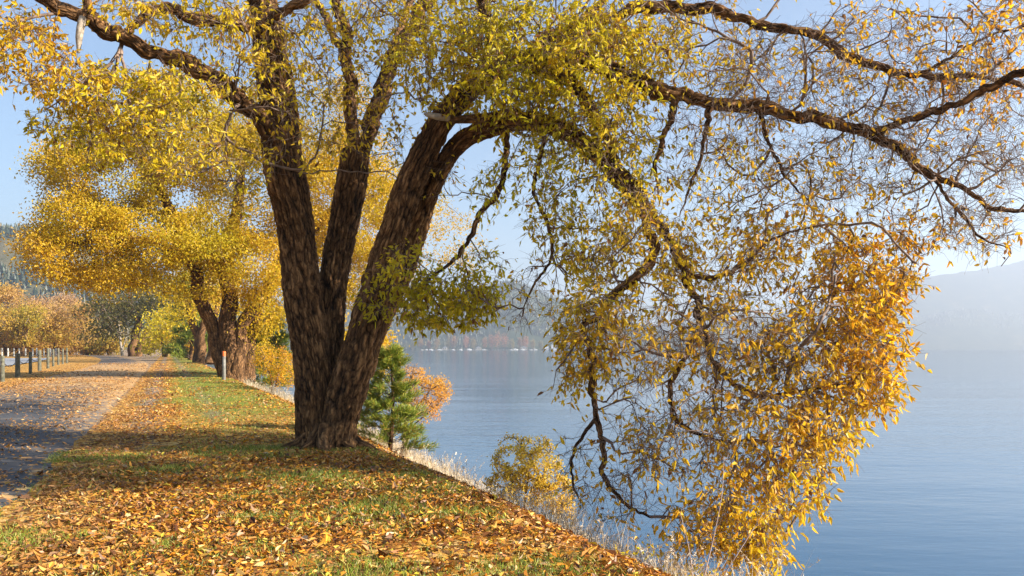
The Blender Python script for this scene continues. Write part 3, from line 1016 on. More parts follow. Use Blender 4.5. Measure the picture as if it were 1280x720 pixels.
g = Grow()
for pl, rl, frm in [(A_, A_r, 0.72), (B1_, B1_r, 0.1), (B2_, B2_r, 0.2), (C_, C_r, 0.68), (D_, D_r, 0.72), (E_, E_r, 0), (F_, F_r, 0.05), (G_, G_r, 0.2), (H_, H_r, 0.1), (I_, I_r, 0.05),
                    (J_, J_r, 0.05), (K_, K_r, 0), (L_, L_r, 0), (N_, N_r, 0), (O_, O_r, 0.2), (Q_, Q_r, 0.2), (S_, S_r, 0.2), (S2_, S2_r, 0), (T_, T_r, 0), (T2_, T2_r, 0), (U_, U_r, 0), (U2_, U2_r, 0), (W_, W_r, 0), (E2_, E2_r, 0), (F2_, F2_r, 0), (V1_, V1_r, .2), (V2_, V2_r, .2), (Z_, Z_r, .3), (Z2_, Z2_r, .2), (Y_, Y_r, 0)]:
    g.limb(PL(pl), rl, frm)
BL = [
    # px, py, rx, ry, Y, dY, n, leafiness, hue
    (560, 30, 70, 60, 12.3, 1.3, 110, 1.0, .22), (650, 60, 90, 70, 11.8, 1.5, 190, 1.2, .14), (740, 90, 80, 80, 11.4, 1.3, 180, 1.1, .18),
    (690, 190, 60, 50, 11.4, 1.0, 90, .7, .08), (780, 195, 60, 60, 11.2, 1, 90, .6, .18), (620, 235, 35, 40, 12, .8, 30, .7, .1),
    (800, 40, 80, 60, 11.6, 1.3, 140, .9, .3), (560, 110, 50, 40, 12.0, 1.0, 60, .9, .2), (640, 130, 60, 40, 11.5, 1.0, 70, 1.1, .1),
    (555, 375, 65, 35, 12.0, .7, 110, 1.3, .12), (500, 340, 45, 40, 12.2, .7, 40, .7, .2), (600, 350, 35, 45, 11.9, .6, 50, .5, .15), (470, 370, 25, 30, 12.1, .5, 14, .6, .1),
    (800, 330, 80, 70, 10.9, 1, 150, .6, .28), (900, 310, 80, 70, 10.8, 1, 160, .55, .42), (1000, 310, 80, 70, 10.7, 1, 170, .55, .62),
    (1092, 345, 62, 60, 10.6, .9, 140, .9, .76), (1085, 420, 55, 50, 10.5, .8, 120, .85, .72), (1010, 430, 70, 60, 10.5, .9, 150, .55, .62),
    (910, 420, 80, 60, 10.6, .9, 150, .4, .42), (790, 430, 70, 60, 10.4, .9, 110, .5, .32), (725, 395, 38, 40, 10.5, .7, 50, .9, .26), (720, 460, 28, 40, 10.3, .6, 36, .9, .3),
    (780, 560, 60, 60, 10.1, .6, 60, .22, .4), (850, 550, 70, 60, 10.2, .8, 110, .25, .4), (950, 530, 70, 60, 10.2, .8, 150, .5, .46),
    (1030, 520, 50, 60, 10.3, .7, 100, .75, .58), (1085, 480, 40, 40, 10.4, .6, 60, .9, .66), (940, 630, 55, 55, 9.9, .7, 100, .6, .46), (1000, 600, 40, 50, 10.0, .6, 60, .8, .5), (880, 650, 60, 45, 9.9, .7, 70, .6, .46), (960, 690, 35, 25, 9.8, .4, 30, 1.0, .42),
    (665, 370, 35, 50, 11.4, .5, 45, .10, .5), (690, 270, 40, 50, 11.4, .7, 60, .7, .12), (740, 300, 50, 50, 11.1, .8, 70, .8, .2),
    (880, 60, 90, 60, 11.4, 1.3, 150, .5, .5), (980, 110, 100, 70, 11.1, 1.3, 170, .25, .62), (1080, 60, 100, 60, 11.1, 1.2, 160, .28, .72),
    (1180, 60, 80, 60, 11, 1.2, 140, .35, .82), (1255, 40, 50, 60, 10.9, 1, 90, .5, .85), (1225, 110, 65, 40, 10.9, .9, 90, .45, .86),
    (1120, 160, 90, 50, 10.9, 1., 140, .16, .72), (1230, 220, 70, 60, 10.6, 1, 140, .06, .7), (1220, 285, 55, 35, 10.4, .7, 80, .10, .7),
    (1010, 220, 90, 45, 10.8, 1, 130, .3, .6), (900, 210, 80, 50, 10.9, 1, 120, .4, .4), (1290, 170, 50, 80, 10.8, 1, 80, .1, .7), (1145, 290, 30, 30, 10.6, .5, 30, .5, .75), (1120, 250, 50, 40, 10.8, .7, 60, .3, .7),
    (35, 60, 55, 50, 10.4, .8, 80, 1.0, .58), (-50, 40, 60, 60, 10.2, .8, 50, .9, .6), (92, 100, 50, 35, 10.8, .7, 60, .8, .42), (150, 120, 70, 45, 11, 1, 110, .95, .25),
    (230, 110, 70, 50, 11.4, 1, 90, .7, .28), (120, 175, 60, 35, 11.1, .8, 60, .8, .22), (230, 185, 70, 50, 11.3, 1, 70, .45, .3), (60, 150, 30, 20, 10.8, .4, 20, .6, .3),
    (320, 60, 70, 60, 11.9, 1.2, 70, .6, .33), (400, 60, 60, 60, 12.3, 1, 60, .6, .38), (380, 160, 60, 60, 12, 1, 60, .55, .42), (300, 200, 50, 60, 11.8, .9, 50, .4, .4),
    (470, 150, 50, 60, 12.6, 1, 50, .45, .4), (250, 20, 80, 30, 11.5, 1, 80, .75, .3), (430, 10, 80, 40, 12.4, 1, 70, .7, .3), (160, 10, 60, 25, 11.2, .8, 50, .7, .35),
    (700, 40, 120, 45, 10.9, .8, 120, 1.0, .2), (560, 60, 90, 50, 11.5, .8, 90, 1.0, .2), (640, 100, 80, 40, 11.0, .7, 70, 1.0, .14), (340, 90, 60, 70, 11.8, .6, 50, .7, .32), (480, 40, 60, 50, 12.8, .8, 50, .7, .3),
    (440, 110, 80, 60, 12.7, .9, 50, .5, .4), (530, 210, 50, 50, 12.8, .7, 30, .4, .4), (780, 130, 60, 50, 10.9, .8, 60, .9, .25),
    (1000, 90, 130, 70, 11.2, 1.2, 200, .12, .62), (1180, 150, 110, 70, 10.9, 1.2, 200, .08, .75), (1060, 200, 110, 50, 10.9, 1.0, 150, .10, .65), (900, 150, 90, 50, 11.1, 1, 130, .2, .5), (850, 470, 90, 90, 10.6, .8, 150, .12, .45), (940, 400, 100, 80, 10.6, .8, 120, .15, .5),
    (470, -50, 200, 60, 18, 2.5, 160, 1.1, .3), (330, -60, 120, 60, 18.5, 2, 80, 1.0, .3), (600, -70, 160, 50, 19, 2.5, 100, 1.0, .3),
    (700, 158, 60, 36, 11.3, .6, 50, .5, .12), (765, 215, 50, 50, 10.8, .6, 50, .45, .2), (800, 270, 40, 50, 10.3, .5, 50, .7, .3), (745, 400, 36, 60, 9.9, .5, 50, .7, .3),
    (1373, -220, 270, 120, 7.5, 1.5, 280, 2.4, .5), (1650, -270, 280, 140, 6.8, 1.2, 260, 2.4, .5), (900, -45, 170, 45, 16, 2, 130, 1.3, .4), (715, 585, 25, 45, 10.0, .35, 26, .25, .4), (770, 622, 50, 36, 9.9, .5, 50, .12, .4),  # the blobs above the view are unseen crown, added to shade the road
    (1783, -60, 330, 190, 7.0, 1.8, 190, .6, .6), (1500, 20, 150, 120, 8.4, 1.0, 80, .6, .6), (970, -90, 170, 40, 16.3, 2, 200, 1.8, .4),  # unseen leaf masses, added to throw dappled shade on verge and road
    (500, -120, 320, 90, 12.6, 2.5, 260, 1.5, .3), (820, -110, 260, 80, 12, 2.5, 230, 1.5, .4), (200, -100, 200, 60, 11.5, 2, 90, .7, .35), (1120, -70, 200, 60, 11.3, 2, 100, .4, .7),
]
Apts, LF, HU = blob_points([b_[:7] + (b_[7] * (1.15 if 500 < b_[0] < 830 and b_[1] < 215 else 1.25 if b_[0] < 320 else 1.7 if (b_[1] > 300 and b_[0] < 640) else 0.62 if (b_[0] > 830 and 0 < b_[1] < 265) else 1.2 if b_[0] > 1020 else 1.0), b_[8] + (0.12 if b_[0] > 680 and b_[1] > 240 and b_[8] < .5 else 0.0)) for b_ in BL], RT, 1.75, nearer)
HU = HU - 0.10 * sstep(0.5, 0.75, HU)
# long arching boughs first, out to the edge of the crown
OUT = [(1150, 330, 9.4), (1130, 380, 9.3), (1110, 430, 9.2), (1090, 470, 9.1), (1120, 300, 9.6), (1060, 270, 9.8), (1040, 540, 9.0), (1010, 600, 8.9), (985, 660, 8.8), (940, 690, 8.7), (890, 640, 8.9),
       (1060, 410, 9.6), (1010, 370, 9.8), (980, 560, 9.2), (930, 600, 9.0), (850, 590, 9.2), (800, 560, 9.3), (880, 500, 9.6), (960, 440, 9.7), (700, 430, 9.9), (690, 480, 9.9), (820, 480, 9.5), (770, 500, 9.6),
       (660, 400, 11.2), (640, 380, 11.3), (560, 400, 11.9), (500, 390, 12.0), (610, 390, 11.8), (700, 330, 11.2), (1000, 430, 8.9), (930, 380, 9.0), (1050, 340, 8.9),
       (1290, 10, 10.6), (1260, 70, 10.5), (1290, 140, 10.6), (1270, 190, 10.4), (1290, 240, 10.3), (1250, 330, 10.2), (1220, 300, 10.2), (1180, 280, 10.4), (1200, 20, 11.2), (1120, 10, 11.4), (1050, 5, 11.4), (980, -10, 11.5), (1100, 130, 11.5), (1170, 150, 11.4), (1060, 230, 10.4), (1130, 240, 10.3), (1000, 200, 10.6), (940, 60, 10.9), (880, 30, 11.0), (1010, 80, 10.6), (1220, 170, 10.8),
       (10, 90, 10.2), (60, 130, 10.6), (110, 190, 10.9), (170, 170, 10.9), (200, 210, 11.1), (260, 230, 11.3), (300, 250, 11.6), (140, 90, 10.8), (520, 120, 12.9), (390, 210, 12.3)]
Ao = np.array([P(*q) for q in OUT])
Ho = np.interp(Ao[:, 0], [-5, 0, 4], [.35, .2, .6])
g.grow(Ao, np.full(len(Ao), .45), Ho, sag=0.06, wob=0.09, rng=RT, rounds=4, maxd=4.5, r0=0.024, r1=0.006)
BOW = [(1010, 300, 130, 60, 9.9, .8, 26, .35, .6), (1040, 420, 90, 70, 9.3, .6, 24, .4, .6), (950, 540, 80, 90, 9.1, .6, 26, .3, .45), (860, 470, 90, 110, 9.6, .6, 26, .12, .4), (780, 400, 60, 120, 10.0, .7, 20, .3, .35),
       (1080, 90, 190, 90, 11.1, 1.1, 60, .12, .68), (1200, 220, 90, 80, 10.5, .8, 34, .06, .7), (920, 130, 90, 80, 11.0, 1., 26, .2, .5), (1010, 215, 90, 40, 10.6, .8, 20, .15, .6), (700, 330, 45, 80, 11.3, .5, 14, .15, .2), (590, 350, 60, 45, 11.9, .5, 14, .5, .15)]
Ab, Lb, Hb = blob_points(BOW, RT)
g.grow(Ab, Lb, Hb, sag=0.08, wob=0.09, rng=RT, rounds=5, maxd=3.0, r0=0.015, r1=0.004)
g.grow(Apts, LF, HU, sag=0.10, rng=RT, rounds=18)
g.finish()
segs, lp, ld, ln, hue = twiglets(g, 1.45, RT, leaves=(1.1, 3.1))
g.twigs_mesh('twigs', M['twig'], tree, extra=segs)
nl = len(lp)
hue = np.clip(hue + RT.normal(0, 0.10, nl) + 0.22 * (vnoise(lp * 1.3, 5) - 0.5), 0, 1)
cols = palette(hue, AUT) * RT.uniform(0.75, 1.15, (nl, 1))
brown = RT.uniform(0, 1, nl) < 0.06
cols[brown] = np.array([0.22, 0.10, 0.03])
leaf_mesh('crown', lp, ld, ln, np.clip(RT.normal(0.088, 0.021, nl), 0.035, 0.135), np.clip(RT.normal(0.037, 0.008, nl), 0.012, 0.055), cols, M['leaf'], tree)
print('main tree nodes', len(g.p), 'leaves', nl)


# ------------------------------------------------------------------ trees further back
def simple_tree(name, label, base_px, stems, blobs, leafsize, per, hue_stops, rng, group=None, cat='tree', sag=0.05, leafn=8, spread=0.35, fine=14, matt='bark', step=0.4, twigmin=0.006, maxr=0.03):
    """stems: list of ([(px,py,Y)...], [radius px...]); blobs as for the big tree"""
    x, y, z = P(*base_px)
    root = empty(name, (x, y, gz(x, y)), label, cat, group)
    gg = Grow()
    tp = []
    for k, (pl, rl) in enumerate(stems):
        rr = [r * base_px[2] / 1000.0 for r in rl]
        p, r = spline(PL(pl), rr, max(0.12, step * 0.4))
        sw = np.stack([vnoise(p * 0.7 + q * 7.7 + k, 190 + q) - 0.5 for q in range(3)], 1)
        p = p + sw * (r * 1.1)[:, None]
        tp.append(tube_arrays(p, r, fine, amp=min(0.09, max(rr) * 0.22), flare=0.3 if k == 0 else 0.15, seed=int(rng.integers(99))))
        gg.limb(PL(pl), rr, 0.45, step)
    join_tubes('trunk', tp, M[matt], root)
    A, LF_, HU_ = blob_points(blobs, rng)
    gg.grow(A, LF_, HU_, step=step, sag=sag, rng=rng, rounds=9, maxd=base_px[2] * 0.2)
    gg.finish(tip=0.006, rmax=0.16)
    gg.twigs_mesh('twig_sprays', M['twig'], root, minr=twigmin)
    cand = np.where(gg.GROWN & (gg.RAD < maxr))[0]
    cnt = rng.poisson(leafn * per * np.clip(gg.LEAF[cand], 0, 3))
    ids = np.repeat(cand, cnt)
    n = len(ids)
    lp = gg.P[ids] + rng.normal(0, spread, (n, 3)) * np.array([1, 1, 0.7])
    ld = rng.normal(0, 0.7, (n, 3)) + np.array([0, 0, -0.4])
    ln = rng.normal(0, 1, (n, 3)) + np.array([0, 0, 0.5])
    hue = np.clip(gg.HUE[ids] + rng.normal(0, 0.10, n) + 0.4 * (vnoise(lp * (12.0 / base_px[2]), 7) - 0.5), 0, 1)
    c = palette(hue, hue_stops) * rng.uniform(0.7, 1.15, (n, 1))
    leaf_mesh('crown', lp, ld, ln, rng.uniform(0.7, 1.25, n) * leafsize, rng.uniform(0.35, 0.6, n) * leafsize, c, M['leaf'], root)
    return root, n


RB = np.random.default_rng(23)
Y2 = 43.0
r2, n_ = simple_tree('willow_tree', 'broad yellow-leaved tree with several thick trunks behind the white marker post', (287, 472, Y2),
    [([(284, 478, 43), (277, 440, 43), (264, 405, 43), (252, 370, 42.8), (243, 330, 42.5), (222, 280, 42), (195, 230, 41.5), (170, 190, 41)], [10, 9, 8.5, 8, 7, 6, 4, 2]),
     ([(290, 478, 42.6), (287, 430, 42.8), (285, 385, 43), (282, 345, 43.3), (290, 290, 43.6), (300, 230, 44), (305, 170, 44)], [11, 10, 9.5, 8.5, 7, 5.5, 2.5]),
     ([(298, 478, 42.8), (299, 440, 42.8), (303, 412, 42.9), (316, 388, 43), (334, 366, 43.2), (360, 330, 43.5), (400, 280, 44), (430, 240, 44)], [9.5, 8.5, 8, 7, 6, 5, 4, 2]),
     ([(308, 478, 43.6), (310, 440, 43.8), (314, 410, 44), (324, 380, 44.4), (345, 330, 45), (360, 270, 45)], [8.5, 7.5, 7, 6, 4, 2]),
     ([(243, 332, 42.5), (215, 312, 41.5), (175, 300, 40.5), (130, 300, 39.5), (90, 305, 39)], [6, 5, 4, 3, 1.5])],
    [(140, 215, 90, 60, 42, 4, 130, 1, .34), (230, 170, 100, 65, 43, 5, 150, 1, .34), (330, 225, 95, 90, 44, 5, 170, 1, .42), (95, 275, 55, 40, 40, 3, 80, 1, .42),
     (60, 320, 36, 30, 39.5, 2.5, 40, .7, .52), (190, 290, 90, 45, 41, 4, 130, 1.1, .36), (320, 330, 70, 50, 43, 4, 110, .9, .45), (150, 340, 60, 25, 41, 3, 50, .8, .42),
     (430, 240, 75, 90, 45, 4, 170, 1., .46), (500, 285, 70, 70, 46, 4, 110, .6, .55), (470, 350, 60, 40, 46, 3, 70, .7, .5), (400, 130, 70, 50, 45, 3, 50, .7, .45), (570, 300, 40, 40, 47, 3, 36, .25, .6),
     (90, 345, 34, 18, 40, 2, 26, .6, .5), (130, 352, 34, 16, 40, 2, 26, .6, .42), (190, 345, 40, 20, 41, 2, 30, .6, .4), (40, 300, 22, 18, 39, 2, 16, .4, .6), (75, 180, 30, 26, 41, 2, 20, .45, .5), (110, 150, 36, 24, 42, 2, 24, .5, .4), (240, 360, 30, 16, 42, 2, 20, .5, .35), (300, 140, 50, 40, 44, 3, 30, .6, .4), (260, 300, 60, 50, 42, 3, 80, 1, .36), (420, 340, 50, 50, 45, 3, 60, .8, .4), (60, 210, 35, 25, 41, 2, 24, .6, .4), (330, 390, 30, 35, 43, 2, 40, .9, .3), (215, 110, 60, 30, 43, 4, 40, .8, .35)],
    0.15, 1.0, [(0, (0.42, 0.37, 0.016)), (0.35, (0.60, 0.43, 0.020)), (0.6, (0.68, 0.42, 0.024)), (1.0, (0.64, 0.36, 0.06))], RB, leafn=52, spread=0.36, fine=40)
print('tree2 leaves', n_)

simple_tree('willow_tree', 'slim forked tree on the grass strip farther along, left of the thick clustered trunks', (249, 453, 89),
    [([(248, 457, 89), (248, 430, 89), (244, 410, 89), (236, 385, 89), (228, 350, 89)], [7, 5.5, 5, 3.5, 2]),
     ([(251, 457, 88.5), (252, 430, 88.5), (255, 405, 88.5), (258, 375, 88.5), (262, 330, 88.5)], [6, 5, 4.5, 3, 1.5])],
    [(240, 360, 40, 35, 89, 6, 60, 1, .3), (270, 350, 40, 40, 89, 6, 60, 1, .35), (225, 385, 30, 22, 88, 5, 40, .8, .3), (255, 315, 45, 35, 90, 6, 50, 1, .4)],
    0.30, 1.0, AUT, RB, leafn=14, spread=0.7, fine=16, step=0.9)
simple_tree('willow_tree', 'narrow dark tree trunk close beside the thick clustered trunks, farther off', (265, 452, 96),
    [([(264, 456, 96), (265, 430, 96), (268, 400, 96), (275, 360, 96)], [6, 5, 4, 2])],
    [(275, 350, 40, 35, 97, 5, 50, .9, .4), (290, 385, 25, 25, 98, 4, 30, .8, .3)], 0.32, 1.0, AUT, RB, leafn=12, spread=0.7, fine=14, step=0.9)
DARK = [(0, (0.06, 0.075, 0.02)), (0.4, (0.14, 0.12, 0.03)), (0.7, (0.26, 0.20, 0.03)), (1, (0.36, 0.22, 0.04))]
simple_tree('roadside_tree', 'dark leaning tree with olive crown at the far bend of the road', (168, 442, 150),
    [([(166, 447, 150), (168, 425, 150), (172, 405, 150), (166, 385, 150), (158, 360, 150)], [6, 5, 4.5, 3, 1.5]), ([(170, 446, 150), (178, 428, 150), (184, 410, 150)], [4.5, 3.5, 2])],
    [(165, 372, 50, 28, 150, 10, 80, 1, .3), (135, 392, 38, 26, 148, 8, 60, 1, .3), (200, 375, 35, 25, 150, 8, 50, 1, .25), (150, 410, 30, 16, 150, 6, 30, .7, .4), (120, 420, 26, 12, 150, 5, 24, .7, .6)],
    0.55, 1.0, DARK, RB, leafn=13, spread=1.1, fine=12, step=1.6, twigmin=0.04)
simple_tree('pale_trunk_tree', 'small tree with thin whitish trunk left of the dark leaning tree', (152, 440, 165),
    [([(153, 444, 165), (151, 428, 165), (149, 410, 165), (147, 395, 165)], [1.8, 1.5, 1.2, .8]), ([(153, 436, 165), (157, 424, 165), (159, 410, 165)], [1, .9, .6])],
    [(148, 395, 22, 18, 165, 5, 30, .6, .5)], 0.5, 1.0, DARK, RB, leafn=8, spread=0.9, fine=8, matt='dead_wood', step=1.6, twigmin=0.04)
simple_tree('yellow_bush', 'tall yellow-green bush between the road bend and the forked tree', (205, 443, 125),
    [([(205, 446, 125), (203, 430, 125), (197, 410, 125)], [2, 1.6, 1]), ([(207, 446, 125), (212, 428, 125), (222, 410, 125)], [2, 1.6, 1])],
    [(205, 405, 28, 20, 125, 5, 60, 1, .18), (222, 415, 24, 20, 124, 5, 50, 1, .25), (190, 425, 22, 14, 124, 4, 30, .8, .3), (232, 432, 24, 10, 122, 4, 30, .8, .7)],
    0.42, 1.0, AUT, RB, cat='bush', leafn=13, spread=0.8, fine=8, step=1.2, twigmin=0.03)

ORG = [(0, (0.36, 0.32, 0.03)), (0.35, (0.58, 0.38, 0.05)), (0.7, (0.62, 0.38, 0.10)), (1, (0.50, 0.31, 0.17))]
for px, py, Y, top, hw, hu, lab in [
        (8, 443, 170, 345, 36, .50, 'orange autumn tree standing behind the pale posts at the left edge of the picture'),
        (28, 443, 160, 372, 28, .12, 'small yellow-green tree with dark trunk behind the first fence posts'),
        (48, 443, 185, 360, 34, .75, 'rusty orange tree behind the pale parking area, in the middle of its row'),
        (69, 443, 170, 378, 27, .45, 'golden brown tree with dark trunk behind the far end of the fence'),
        (90, 443, 205, 366, 26, .85, 'thin greyish brown tree between the fence end and the road bend'),
        (112, 443, 215, 392, 26, .5, 'low golden tree beside the far bend of the road'),
        (-30, 443, 165, 350, 36, .6, 'broad orange tree cut by the left edge of the picture')]:
    bl = []
    for q in range(9):
        f = RB.uniform(0, 1)
        bw = hw * (0.35 + 0.5 * math.sin(PI * min(1, f + .15)))
        bl.append((px + RB.normal(0, hw * .45), top + (432 - top) * (0.15 + .8 * f), bw * RB.uniform(.5, .8), RB.uniform(7, 13), Y + RB.normal(0, 3), 4, 26, RB.uniform(.55, 1.3), hu + RB.normal(0, .16)))
    lean = RB.normal(0, 5)
    simple_tree('autumn_tree', lab, (px, py, Y),
        [([(px, 447, Y), (px + 1 + lean * .3, 425, Y), (px - 1 + lean * .6, 400, Y), (px + 2 + lean, top + 12, Y)], [2.2, 1.8, 1.4, .5]), ([(px, 428, Y), (px + 9, 408, Y), (px + 16 + lean, 388, Y)], [1.4, 1.1, .5]), ([(px, 424, Y), (px - 9, 405, Y), (px - 15, 390, Y)], [1.4, 1.1, .5])],
        bl, 0.5, 1.0, ORG, RB, group='autumn trees behind the fence', leafn=13, spread=0.9, fine=9, step=1.4, twigmin=0.045)
for px, Y, w_, h_, hu, lab in [
        (-8, 178, 24, 14, .55, 'low orange bush at the left edge of the picture behind the pale posts'),
        (22, 182, 26, 12, .35, 'low golden bush behind the pale posts, below the yellow-green tree'),
        (60, 190, 28, 12, .65, 'low rusty bush behind the pale posts, between two orange trees'),
        (88, 188, 22, 14, .5, 'golden bush at the end of the pale post row'),
        (108, 180, 18, 10, .7, 'small orange bush at the outer side of the road bend'),
        (136, 175, 22, 12, .4, 'golden olive bush directly behind the end of the road'),
        (186, 160, 20, 16, .3, 'round yellow bush just right of the dark leaning tree'),
        (228, 140, 22, 16, .6, 'orange yellow bush left of the slim forked tree'),
        (305, 85, 24, 18, .45, 'yellow bush on the bank just behind the clustered trunks')]:
    simple_tree('autumn_bush', lab, (px, 443, Y),
        [([(px, 443 + 0.6, Y), (px - 4, 436, Y), (px - 7, 430, Y)], [1, .7, .4]), ([(px + 1, 443.6, Y), (px + 5, 436, Y), (px + 8, 429, Y)], [1, .7, .4])],
        [(px + RB.normal(0, w_ * .3), 441 - h_ * RB.uniform(.4, 1.2), w_ * .6, h_ * .55, Y + RB.normal(0, 1.5), 3, 24, RB.uniform(.7, 1.2), hu + RB.normal(0, .1)) for q in range(6)],
        0.0029 * Y, 1.0, ORG if Y > 150 else AUT, RB, group='autumn bushes round the road bend', cat='bush', leafn=12, spread=0.005 * Y, fine=8, step=1.0, twigmin=0.03)

# bushes and small trees on the bank
simple_tree('yellow_shrub', 'golden yellow shrub on the bank between the clustered trunks and the big trunk', (342, 470, 35),
    [([(340, 492, 35), (338, 470, 35), (330, 450, 35)], [1.2, 1, .6]), ([(343, 492, 35), (348, 468, 35), (354, 452, 35)], [1.2, 1, .6])],
    [(342, 455, 26, 20, 35, 1.2, 90, .8, .55), (355, 472, 24, 16, 34.5, 1, 60, .6, .68), (328, 442, 16, 14, 35.5, 1, 30, .9, .38), (358, 440, 14, 12, 35, .6, 16, .5, .7)],
    0.075, 1.0, AUT, RB, cat='shrub', leafn=13, spread=0.13, fine=8, step=0.2, twigmin=0.004)
simple_tree('yellow_shrub', 'pale yellow-green shrub seen between the big stems of the leaning tree', (455, 480, 30),
    [([(452, 520, 30), (450, 480, 30), (444, 440, 30)], [1.5, 1.2, .6]), ([(456, 520, 30), (468, 478, 30), (476, 440, 30)], [1.5, 1.2, .6])],
    [(440, 430, 30, 40, 30, 1.2, 70, .8, .35), (475, 440, 26, 36, 30, 1.2, 60, .8, .4), (400, 440, 20, 30, 31, 1, 30, .8, .5)],
    0.11, 1.0, AUT, RB, cat='shrub', leafn=14, spread=0.18, fine=8, step=0.2, twigmin=0.004)
simple_tree('orange_bush', 'orange-leaved bush leaning out over the water beside the small pine', (520, 560, 17),
    [([(505, 575, 17), (512, 535, 17), (525, 505, 17), (540, 485, 17)], [2, 1.6, 1.2, .6]), ([(500, 575, 17), (508, 530, 17), (512, 490, 17), (516, 465, 17)], [2, 1.6, 1.2, .6]), ([(512, 535, 17), (530, 520, 16.8), (548, 505, 16.7)], [1, .8, .4])],
    [(516, 470, 20, 18, 17, .5, 70, .8, .92), (540, 490, 24, 20, 16.9, .5, 110, 1.1, .86), (528, 512, 26, 16, 16.8, .45, 80, .9, .9), (505, 500, 22, 28, 17, .5, 60, .8, .9), (552, 480, 12, 14, 17, .3, 30, 1, .88)],
    0.042, 1.0, [(0, (.4, .3, .05)), (.6, (.76, .48, .06)), (.85, (.80, .44, .06)), (1, (.74, .38, .10))], RB, cat='bush', leafn=7, spread=0.06, fine=8, step=0.08, twigmin=0.002, maxr=0.02)
simple_tree('yellow_sapling', 'small bright yellow bush on the grassy bank, standing alone against the blue water', (662, 640, 12),
    [([(652, 660, 12), (656, 630, 12), (660, 595, 12), (664, 560, 12)], [1.8, 1.5, 1.1, .5]), ([(652, 660, 12), (646, 625, 12), (636, 590, 12)], [1.3, 1, .5]), ([(654, 650, 12), (675, 625, 12), (695, 608, 11.9)], [1.3, 1, .5]), ([(655, 655, 12), (690, 640, 11.9), (712, 632, 11.8)], [1, .8, .4])],
    [(645, 575, 32, 34, 12, .35, 110, .9, .42), (672, 580, 30, 38, 12, .35, 120, 1, .5), (630, 605, 24, 26, 12, .3, 60, .8, .42), (690, 615, 30, 28, 11.9, .3, 110, 1, .52), (655, 615, 40, 24, 11.9, .3, 80, .8, .5), (705, 635, 18, 14, 11.8, .25, 40, .9, .5)],
    0.044, 1.0, [(0, (.56, .50, .05)), (.5, (.80, .56, .08)), (1, (.76, .40, .07))], RB, cat='bush', leafn=7, spread=0.035, fine=8, step=0.055, twigmin=0.0014, maxr=0.01)
simple_tree('bank_shrub', 'tangle of thin pinkish shoots with yellow leaves at the foot of the hanging branches', (875, 720, 8.3),
    [([(868, 800, 8.3), (876, 740, 8.3), (890, 680, 8.35), (902, 620, 8.4), (905, 570, 8.5)], [1.1, .8, .6, .45, .2]), ([(860, 800, 8.3), (866, 740, 8.3), (862, 690, 8.3), (850, 640, 8.3)], [.9, .7, .5, .2]),
     ([(880, 800, 8.3), (900, 730, 8.3), (930, 680, 8.3), (955, 640, 8.4)], [1., .8, .5, .2]), ([(856, 800, 8.2), (830, 740, 8.2), (800, 700, 8.2), (770, 690, 8.2)], [.8, .6, .5, .2])],
    [(880, 690, 50, 50, 8.3, .4, 90, .6, .45), (930, 680, 45, 50, 8.3, .4, 90, .8, .42), (900, 610, 45, 40, 8.4, .35, 70, .35, .5), (830, 690, 45, 35, 8.2, .35, 70, .12, .5), (960, 640, 25, 40, 8.4, .3, 40, .8, .5), (870, 720, 40, 20, 8.2, .3, 40, .8, .1)],
    0.055, 1.0, AUT, RB, cat='shrub', leafn=2.2, spread=0.05, fine=8, step=0.07, twigmin=0.0013, maxr=0.008, matt='pale_twig')


# young pine and a dark evergreen
def pine(name, label, px, base_y, top_y, Y, halfw, rng, tuft, nb, needle, cat='pine tree'):
    b0, t0 = P(px, base_y, Y), P(px, top_y, Y)
    root = empty(name, b0, label, cat)
    H = t0[2] - b0[2]
    tube_obj('trunk', [b0, (b0 + t0) / 2 + np.array([0.03 * H, 0, 0]), t0], [H * 0.022, H * 0.014, H * 0.004], M['bark'], root, H / 30, 10, amp=0.01)
    pos, dr, seg0, seg1 = [], [], [], []
    hw = halfw * Y / 1000.0
    for k in range(nb):
        f = rng.uniform(0.03, 0.97)
        a = rng.uniform(0, 2 * PI)
        L = hw * (1.08 - f) ** 0.7 * rng.uniform(0.6, 1.1)
        d = np.array([math.cos(a), math.sin(a), rng.uniform(0.15, 0.6)])
        p0 = b0 + (t0 - b0) * f
        m = 7
        prev = p0
        for j in range(1, m + 1):
            q = p0 + d * L * j / m + np.array([0, 0, -0.15 * L * (j / m) ** 2]) + rng.normal(0, 0.02 * L, 3)
            seg0.append(prev); seg1.append(q)
            prev = q
            if j > 2:
                for _ in range(tuft):
                    v = rng.normal(0, 0.55, 3) + d * 0.8 + np.array([0, 0, 0.35])
                    pos.append(q + rng.normal(0, 0.02, 3)); dr.append(v)
    s0, s1 = np.array(seg0), np.array(seg1)
    dd = nrm(s1 - s0)
    rr = np.full(len(s0), H * 0.004)
    V, F = seg_arrays(s0, s1, dd, dd, rr, rr * 0.8, 4)
    link('twig_sprays', mesh_np('twig_sprays', V, F, True), M['twig'], root)
    pos, dr = np.array(pos), np.array(dr)
    n = len(pos)
    c = palette(rng.uniform(0, 1, n), [(0, (0.10, 0.15, 0.025)), (0.6, (0.24, 0.30, 0.035)), (0.88, (0.40, 0.40, 0.06)), (1, (0.60, 0.36, 0.09))])
    leaf_mesh('needles', pos, dr, rng.normal(0, 1, (n, 3)), rng.uniform(0.7, 1.2, n) * needle, np.full(n, needle * 0.075), c, M['needle'], root, 0.1, 0.1)


